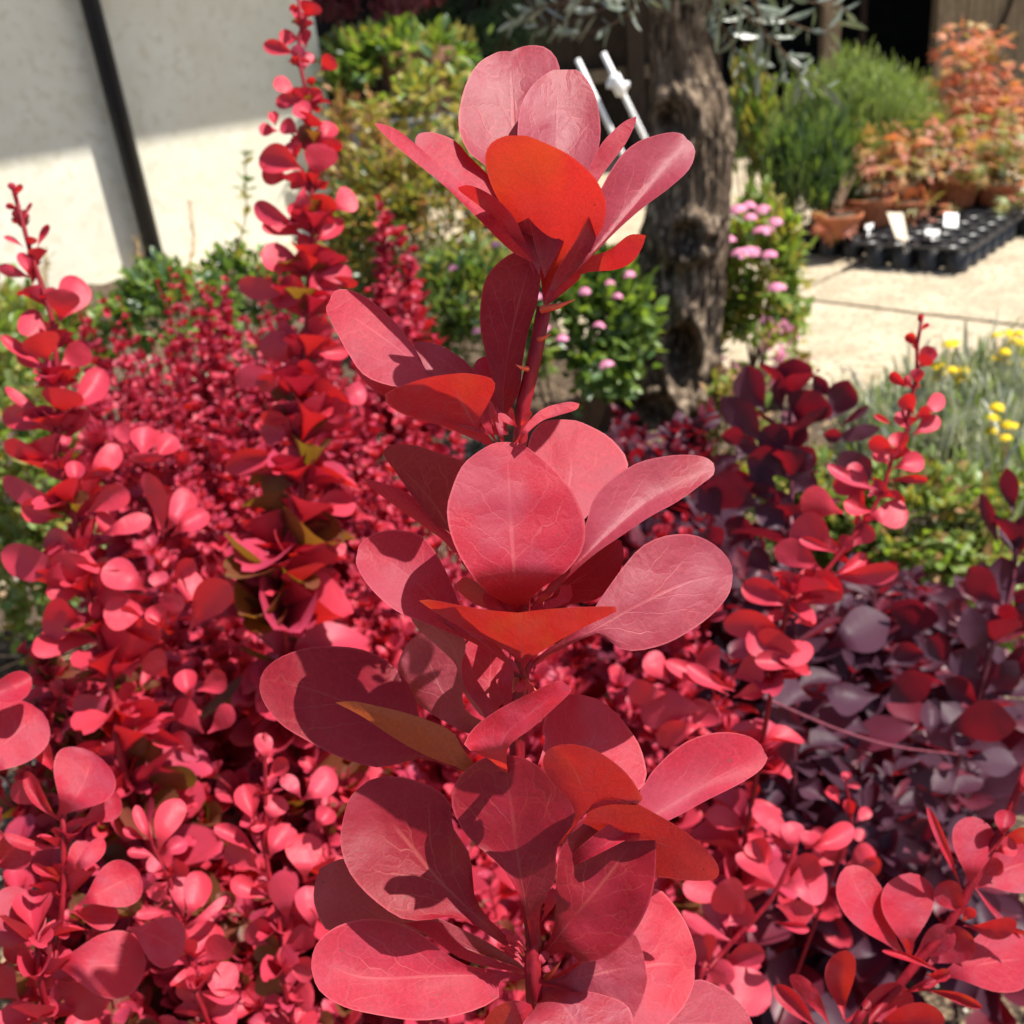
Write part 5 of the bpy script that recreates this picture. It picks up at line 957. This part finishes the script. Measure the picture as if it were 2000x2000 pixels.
# ------------------------------------------------------------------ olive tree
TY = 2.09
rows = [(-60, 600, 790), (0, 592, 785), (200, 590, 800), (400, 590, 880), (520, 585, 900), (700, 575, 900), (900, 570, 885), (1000, 560, 880), (1150, 545, 872), (1300, 510, 862), (1450, 490, 855), (1600, 465, 850), (1700, 480, 850), (1800, 560, 830), (1900, 600, 820)]
prof = []
for y, l, r_ in rows:
    a, b = DY(5, l, y, TY), DY(5, r_, y, TY); prof.append((((a.z + b.z) / 2), (a.x + b.x) / 2, abs(b.x - a.x) / 2))
prof.sort()
zs = np.array([p[0] for p in prof]); xc = np.array([p[1] for p in prof]); rr0 = np.array([p[2] for p in prof])
tree = thing('olive_tree', 'gnarled old olive tree with grey leaves and deeply furrowed trunk', 'tree', (float(xc[0]), TY, 0))
nz, na = 190, 130; V = []; F = []
hol = DY(5, 675, 1430, TY); knots = [(DY(5, 640, 500, TY), .06, .03), (DY(5, 690, 960, TY), .05, .03), (DY(5, 780, 980, TY), .03, .015), (DY(5, 560, 1640, TY), .05, .03), (DY(5, 740, 1700, TY), .06, .03), (DY(5, 800, 1550, TY), .05, .02), (DY(5, 600, 1250, TY), .04, .018)]
z0, z1 = 0.0, float(zs[-1]) + .55
for i in range(nz):
    z = z0 + (z1 - z0) * i / (nz - 1)
    X = np.interp(z, zs, xc); r = np.interp(z, zs, rr0)
    if z > zs[-1]: r *= 1 - .25 * (z - zs[-1])
    if z < zs[0] + .05: r *= 1 + .25 * (1 - (z - z0) / (zs[0] + .05))
    for j in range(na):
        a = 2 * math.pi * j / na; ca, sa = math.cos(a), math.sin(a)
        f1 = mnoise.noise(Vector((ca * 3.2, sa * 3.2, z * 2.2 + .3)))
        f2 = 1 - abs(mnoise.noise(Vector((ca * 8.5 + z * .7, sa * 8.5, z * 5.5)))) * 2
        f3 = mnoise.noise(Vector((ca * 22, sa * 22, z * 30)))
        f4 = 1 - abs(mnoise.noise(Vector((ca * 15, sa * 15, z * 12 + 4)))) * 2
        q = r * (1 + .20 * f1 + .10 * f2 + .05 * f3 + .08 * f4 + .10 * mnoise.noise(Vector((ca * 5 + 7, sa * 5, z * 9))) - .04)
        p = Vector((X + ca * q, TY + sa * q, z))
        if sa < .2:
            for kp, kr, kh in knots:
                dd = math.hypot(p.x - kp.x, p.z - kp.z) / kr
                if dd < 1.6: p.y -= kh * (math.exp(-((dd - .8) / .35) ** 2) - .9 * math.exp(-(dd / .45) ** 2))
            dd = math.hypot((p.x - hol.x) / .034, (p.z - hol.z) / .075)
            if dd < 2: p.y += .075 * math.exp(-(dd / .75) ** 4) - .022 * math.exp(-((dd - 1.25) / .3) ** 2)
        V.append(p)
for i in range(nz - 1):
    for j in range(na):
        a = i*na+j; b = i*na+(j+1) % na; F.append((a, b, b+na, a+na))
add('trunk', mesh_of('trunk', [v - tree.location for v in V], F, MT['bark']), tree)
topc = Vector((float(xc[-1]), TY, z1))
limbs = []; olv = []
def olive_twig(pts, n, size=.05, r=.0022):
    limbs.append((pts, r)); olv.extend(shoot_leaves(pts, n, 2.4, lambda t: size * (1.05 - .35 * t), 'la', ('olive',), ang=(35, 65), tmin=.12))
forkz = float(zs[-1]) + .10
def O(z, x, y, Y): return DY(z, x, y, Y)
hub = Vector((float(xc[-1]), TY - .05, forkz))
for pts, n in (([(1330, -40), (1420, 30), (1480, 100), (1560, 170)], 11), ([(1330, -60), (1450, 20), (1540, 60), (1590, 40)], 10), ([(1340, -20), (1400, 70), (1430, 130), (1470, 150)], 9), ([(1360, -60), (1480, -10), (1560, 10), (1600, 20)], 8), ([(1350, -20), (1440, 60), (1500, 130), (1520, 170)], 9), ([(1330, 0), (1370, 60), (1390, 110), (1400, 160)], 8), ([(1380, -50), (1430, 20), (1450, 80), (1500, 60)], 9),
              ([(1230, -40), (1150, 10), (1080, 40), (1010, 50)], 9), ([(1230, -50), (1120, 0), (1040, 10), (970, 40)], 9), ([(1220, -30), (1180, 30), (1120, 60), (1060, 60)], 7), ([(1230, -60), (1160, -20), (1090, 0), (1000, 15)], 8)):
    yy = TY - rnd.uniform(.05, .26)
    q = [O(0, x, y, yy + .03 * k) for k, (x, y) in enumerate(pts)]
    olive_twig([hub + (q[0] - hub) * .5] + q, n, .062)
for k in range(9):
    a = rnd.uniform(-1.5, 1.35); ln = rnd.uniform(.35, .7); el = rnd.uniform(.2, 1.2)
    d = Vector((math.cos(a) * math.cos(el), math.sin(a) * math.cos(el), math.sin(el)))
    e = topc + d * ln; m = (topc + e) / 2 + rv(.05) + Vector((0, 0, .06))
    limbs.append(([topc, m, e], .012))
    for g in range(6):
        s = topc + (e - topc) * rnd.uniform(.4, 1); olive_twig([s, s + rv(.08) + d * .08, s + d * .16 + rv(.1) + Vector((0, 0, -.08))], 9, .06)
for l in limbs: stem_mesh(tree, [l[0]], [(l[1], max(.0008, l[1] * .35))], 'wood', 'limb' if l[1] > .005 else 'twig', 6)
emit(tree, olv, 300)
# white rods left of the trunk
rodA = thing('white_cane', 'plain white cane leaning beside the olive trunk, left of its pair', 'cane', G(13, 1690, 2300))
rodB = thing('white_cane', 'white cane with a connector knob leaning beside the olive trunk', 'cane', G(13, 2080, 2300))
def rod(par, a, b, dep, knob=None):
    p, q = Dz(13, *a, dep), Dz(13, *b, dep + .10); ft = q + (q - p) * ((q.z - .0) / max(.01, p.z - q.z)); par.location = ft
    mb = MB(); mb.tube([p, q, ft], .0078, 10); mb.out('shaft', MT['white'], par, smooth=True)
    if knob:
        kq = Dz(13, *knob, dep + .03); d = (q - p).normalized()
        mb = MB(); mb.tube([kq - d*.03, kq - d*.026, kq + d*.026, kq + d*.03], [.011, .018, .018, .011], 12)
        mb.tube([kq + CX * -.032, kq + CX * .032], [.009, .009], 8); mb.out('connector', MT['white'], par, smooth=True)
rod(rodA, (1010, 700), (1420, 1560), 2.9); rod(rodB, (1315, 625), (1690, 1390), 2.9, (1490, 1000))

# ================================================================== nursery stock on the right
bush('feathery_green_shrub', 'wide feathery light green shrub in front of the dark doorway', 'shrub', 0, 1605, 268, 3.0, 140, 112, 20000, .036, 'na', ('green', 'lime', 'lime', 'lime'), 290, mode='up', ds=1.2, nclump=60, spread=.15, stems=10, deep=.7)
bush('feathery_green_shrub', 'darker rounded green shrub at the left foot of the feathery shrub', 'shrub', 0, 1525, 350, 2.85, 80, 95, 3600, .06, 'na', ('dgreen', 'green', 'dgreen', 'conif'), 200, mode='up', ds=1.2, nclump=36, spread=.15)
bush('tall_green_shrub', 'thin tall green shrub just right of the olive trunk', 'shrub', 0, 1420, 265, 3.1, 42, 110, 700, .06, 'la', ('green', 'ygreen', 'dgreen'), 140, mode='up', ds=1.2, nclump=22, stems=6)
# trays: square cells hanging from a grid
def tray(label, corner, ux, uy, nx, ny, cell, h, lift=.0, group='black carrying trays on the paving'):
    t = thing('plant_tray', label, 'tray', corner, group)
    a = math.atan2(ux.y, ux.x); rot = Matrix.Rotation(a, 3, 'Z')
    mb = MB(); w = cell * .46; n = 12
    # one open cell, rounded and tapered
    prof = [(w*.80, .0), (w*.99, h*.98), (w*.90, h*.98), (w*.74, .012), (.001, .012)]
    mb.lathe((0, 0, 0), prof, n); me = mesh_of('cell', mb.v, mb.f, MT['plastic'])
    for i in range(nx):
        for j in range(ny):
            p = corner + ux * (cell * (i + .5)) + uy * (cell * (j + .5)) + Vector((0, 0, lift))
            add('cell', me, t, p - t.location)
    fr = MB()
    for i in range(nx + 1):
        c = corner + ux * (cell * i) + uy * (cell * ny / 2) + Vector((0, 0, lift + h)); fr.box(c, (cell * .13, cell * ny + cell * .13, .007), rot)
    for j in range(ny + 1):
        c = corner + uy * (cell * j) + ux * (cell * nx / 2) + Vector((0, 0, lift + h + .0035)); fr.box(c, (cell * nx + cell * .13, cell * .13, .006), rot)
    fr.out('rim_grid', MT['plastic'], t)
    return t
TH = .085
k0 = G(0, 1827, 474, TH); k0.z = 0                      # near corner of the front tray
kl = G(0, 1690, 466, TH); kr_ = G(0, 1932, 443, TH)
ul = Vector((kl.x - k0.x, kl.y - k0.y, 0)).normalized(); ur = Vector((-ul.y, ul.x, 0)); 
if ur.x < 0: ur = -ur
cellw = (Vector((kl.x, kl.y, 0)) - k0).length / 2.6
tray('black plastic tray of empty round cells, nearest on the paving', k0 - ur * 0 , ul, ur, 4, 6, cellw, TH)
k1 = G(0, 1683, 462, TH); k1.z = 0
k1 = k1 + ul * .02
tray('black plastic tray left of the nearest one, carrying the leftmost terracotta pot', k1 + ul * (cellw * .35) + ur * (cellw * .9), ul, ur, 4, 5, cellw, TH)
tray('black plastic tray farthest back, under the row of terracotta pots', k0 + ur * (cellw * 6.3) - ul * cellw * 1.5, ul, ur, 6, 4, cellw, TH)
tray('black plastic tray behind the nearest one, holding terracotta pots', k0 + ur * (cellw * 6.2) + ul * cellw * 4.7, ul, ur, 4, 4, cellw, TH)
# potted maples
def maple_plant(label, x, y, dep, crown, trunk_pts, mats, n, potr=.068, parts=200):
    dep *= 1.19; potr *= 1.15
    c = Dz(0, x, y, dep); base = Vector((c.x, c.y, TH + .008))
    t = thing('potted_maple', label, 'potted tree', base, 'young maples in terracotta pots')
    pot(t, base, potr, potr * .85)
    mb = MB(); mb.lathe(base + Vector((0, 0, potr * .73)), [(.001, .004), (potr*.88, 0)], 14); mb.out('potting_soil', MT['soil'], t)
    paths = []; lv = []
    top = base + Vector((0, 0, potr))
    for (cx, cy, rx, ry, k) in crown:
        cc = Dz(0, cx, cy, dep + rnd.uniform(-.12, .12)); s = dep / 1932
        paths.append([top, top * .45 + cc * .55 + Vector((0, 0, .05)), cc])
        for q in range(int(k * .68)):
            v = rv(1).normalized(); p = cc + Vector((v.x * rx * s, v.y * rx * s * .8, v.z * ry * s)) * rnd.uniform(.3, 1.35)
            d = v + Vector((0, 0, -.35)) + rv(.5); lv.append((frame(p, d, Vector((0, -.2, 1)) + v * .4 + rv(.35), rnd.uniform(.042, .075)), 'mp', rnd.randrange(3), rnd.choice(mats)))
    stem_mesh(t, paths, [(.006, .002)] * len(paths), 'wood', 'trunk')
    emit(t, lv, parts)
    return t
maple_plant('small potted maple with drooping coral leaves, leftmost of the pots', 1580, 432, 2.78, [(1568, 425, 20, 12, 26), (1575, 388, 18, 10, 14), (1612, 330, 40, 12, 44), (1655, 300, 44, 14, 44), (1600, 292, 22, 14, 20)], None, ('maple', 'maplepink', 'maplegold'), 0)
maple_plant('potted maple with a tall orange red leader, above all the others', 1760, 402, 3.05, [(1830, 75, 50, 28, 100), (1840, 115, 48, 30, 90), (1815, 165, 60, 26, 90), (1880, 175, 60, 40, 120), (1925, 210, 50, 50, 110), (1850, 225, 70, 34, 130), (1780, 215, 60, 30, 90), (1910, 270, 50, 40, 110)], None, ('maple', 'maplepink', 'maplegold'), 0)
maple_plant('potted maple with golden bronze leaves in the middle of the row', 1700, 412, 2.86, [(1700, 248, 70, 20, 90), (1745, 285, 75, 34, 140), (1690, 325, 55, 30, 90), (1755, 360, 60, 32, 120), (1640, 245, 60, 14, 80), (1665, 280, 55, 22, 70), (1800, 330, 60, 34, 110), (1720, 390, 50, 18, 60)], None, ('maplegold', 'maplepink', 'maplegold', 'ygreen', 'maple'), 0)
maple_plant('potted maple with green gold leaves at the right edge', 1880, 395, 2.95, [(1870, 255, 70, 38, 140), (1830, 305, 65, 36, 130), (1905, 320, 60, 40, 140), (1925, 385, 40, 20, 60), (1790, 235, 60, 30, 90), (1860, 375, 60, 24, 80)], None, ('maplegold', 'ygreen', 'lime', 'maplepink'), 0)
for x, y, dep, lab in ((1640, 428, 2.86, 'empty terracotta pot just right of the leftmost potted maple'), (1800, 398, 2.98, 'terracotta pot behind the white label, between the golden and green gold maples'), (1845, 388, 3.12, 'terracotta pot at the back of the row on the right')):
    dep *= 1.19; c = Dz(0, x, y, dep); b = Vector((c.x, c.y, TH + .008)); t = thing('terracotta_pot', lab, 'pot', b, 'spare terracotta pots'); pot(t, b, .083, .088)
    mb = MB(); mb.lathe(b + Vector((0, 0, .076)), [(.001, .003), (.073, 0)], 14); mb.out('potting_soil', MT['soil'], t)
# bamboo canes of the maples
for x0, y0, x1, y1, dep, lab in ((1612, 425, 1610, 280, 2.84, 'thin grey cane standing beside the leftmost maple'), (1660, 425, 1665, 260, 2.88, 'thin grey cane right of the leftmost maple'), (1640, 330, 1575, 400, 2.9, 'slanting reddish cane behind the leftmost maple')):
    dep *= 1.19; p, q = Dz(0, x1, y1, dep), Dz(0, x0, y0, dep); t = thing('support_cane', lab, 'cane', q); mb = MB(); mb.tube([q, p], .0055, 7); mb.out('shaft', MT['wood'], t, smooth=True)
    mb = MB(); mb.tube([q + (p-q)*.7 - (p-q).normalized()*.006, q + (p-q)*.7 + (p-q).normalized()*.006], .009, 8); mb.out('tie', MT['plastic'], t)
def label_card(lab, z, quad, dep, mat, dd=.03):
    dep *= 1.19
    pts = [Dz(z, x, y, dep + (dd if i < 2 else 0)) for i, (x, y) in enumerate(quad)]
    c = (pts[2] + pts[3]) / 2; t = thing('plant_label', lab, 'label', c, 'plant labels among the pots')
    nn = (pts[1] - pts[0]).cross(pts[3] - pts[0]).normalized() * .0016
    V = [p - nn for p in pts] + [p + nn for p in pts]
    mb = MB(); mb.v = V; mb.f = [(0, 1, 2, 3), (7, 6, 5, 4), (0, 4, 5, 1), (1, 5, 6, 2), (2, 6, 7, 3), (3, 7, 4, 0)]; mb.out('card', MT[mat], t)
    d = (c - (pts[0] + pts[1]) / 2).normalized(); mb = MB(); mb.tube([c - d * .004, c + d * .05], .003, 6); mb.out('spike', MT[mat], t)
label_card('tan card label tilted in front of the terracotta pots', 12, [(780, 280), (915, 285), (960, 520), (860, 500)], 2.62, 'tantag', .05)
label_card('upright white plant label behind the nearest tray', 12, [(1265, 285), (1380, 290), (1375, 405), (1258, 400)], 2.74, 'tag')
label_card('small white label lying on the tray edge', 12, [(1100, 425), (1225, 428), (1220, 475), (1105, 470)], 2.60, 'tag', .04)
label_card('small oval white tag hanging by the leftmost maple canes', 12, [(250, 10), (385, 5), (390, 55), (255, 65)], 2.80, 'tag', .0)
label_card('little white label between the two leftmost terracotta pots', 12, [(605, 385), (670, 370), (665, 410), (600, 425)], 2.72, 'tag', .02)
# yellow button flowers on silver stems
def yellow_plant(label, heads, foot_px, dep, nfol, cat='flower'):
    ft = G(0, *foot_px); t = thing('yellow_button_flower', label, cat, ft, 'yellow flowers with silver foliage at right')
    hs = [Dz(0, x, y, dep + rnd.uniform(-.05, .05)) for x, y in heads]
    paths = []
    for h in hs:
        b = ft + Vector((rnd.gauss(0, .04), rnd.gauss(0, .04), 0)); paths.append([b, (b + h) / 2 + rv(.012), h])
    stem_mesh(t, paths, [(.0016, .0009)] * len(paths), 'straw', n=5)
    flower_heads(t, hs, .0105, 'yellow', n=18, dotsize=.0052)
    c = sum(hs, Vector()) / len(hs); lv = []
    for i in range(nfol):
        f = rnd.random() ** .8; h = rnd.choice(hs); p = ft + (h - ft) * (f * .8) + Vector((rnd.gauss(0, .045), rnd.gauss(0, .045), rnd.gauss(0, .012)))
        if p.z < .02: p.z = .02
        lv.append((frame(p, Vector((rnd.gauss(0, .3), rnd.gauss(0, .3), 1)), rv(1), rnd.uniform(.04, .075)), 'na', rnd.randrange(3), rnd.choice(('wispy', 'silver', 'wispy', 'wispy', 'green'))))
    emit(t, lv, 180); return t
yellow_plant('clump of yellow button flowers just right of the arching red shoot', [(1768, 692), (1785, 705), (1800, 650), (1795, 700), (1812, 715), (1818, 700), (1775, 735), (1790, 748), (1765, 722), (1755, 750), (1800, 735), (1782, 725), (1792, 652)], (1800, 900), 1.72, 700)
yellow_plant('clump of yellow button flowers high at the right edge', [(1882, 635), (1900, 632), (1915, 645), (1930, 650), (1878, 680), (1890, 685), (1902, 690), (1922, 630), (1940, 660), (1895, 665), (1945, 640), (1935, 690)], (1900, 900), 1.74, 800)
yellow_plant('few low yellow button flowers below the right-edge clump', [(1872, 790), (1870, 815), (1897, 828), (1905, 805), (1880, 770), (1848, 912), (1850, 945), (1830, 940), (1910, 915), (1870, 942)], (1870, 1020), 1.55, 600)
bush('silver_shrub', 'silver grey feathery shrub below the yellow flowers', 'shrub', 0, 1790, 850, 1.24, 190, 120, 9000, .034, 'na', ('silver', 'wispy', 'wispy', 'silver', 'green'), 290, mode='up', nclump=60, stems=12)
bush('green_groundcover_plant', 'low green and straw coloured ground cover right of the smoke bush crown', 'plant', 0, 1720, 1020, 1.07, 210, 130, 4200, .017, 'ov', ('green', 'lime', 'ygreen', 'green', 'plume', 'lime'), 290, up=.6, nclump=80, spread=.10, deep=.7, stems=14)
bush('green_groundcover_plant', 'low green ground cover behind the smoke bush stem', 'plant', 0, 1480, 1010, 1.08, 120, 130, 1700, .017, 'ov', ('green', 'lime', 'ygreen'), 200, up=.6, nclump=50, spread=.10)
bush('green_groundcover_plant', 'mossy green ground cover peeping between purple leaves at the right', 'plant', 0, 1780, 1200, .93, 160, 60, 1100, .016, 'ov', ('green', 'ygreen', 'lime'), 160, up=.6, nclump=40, spread=.10)
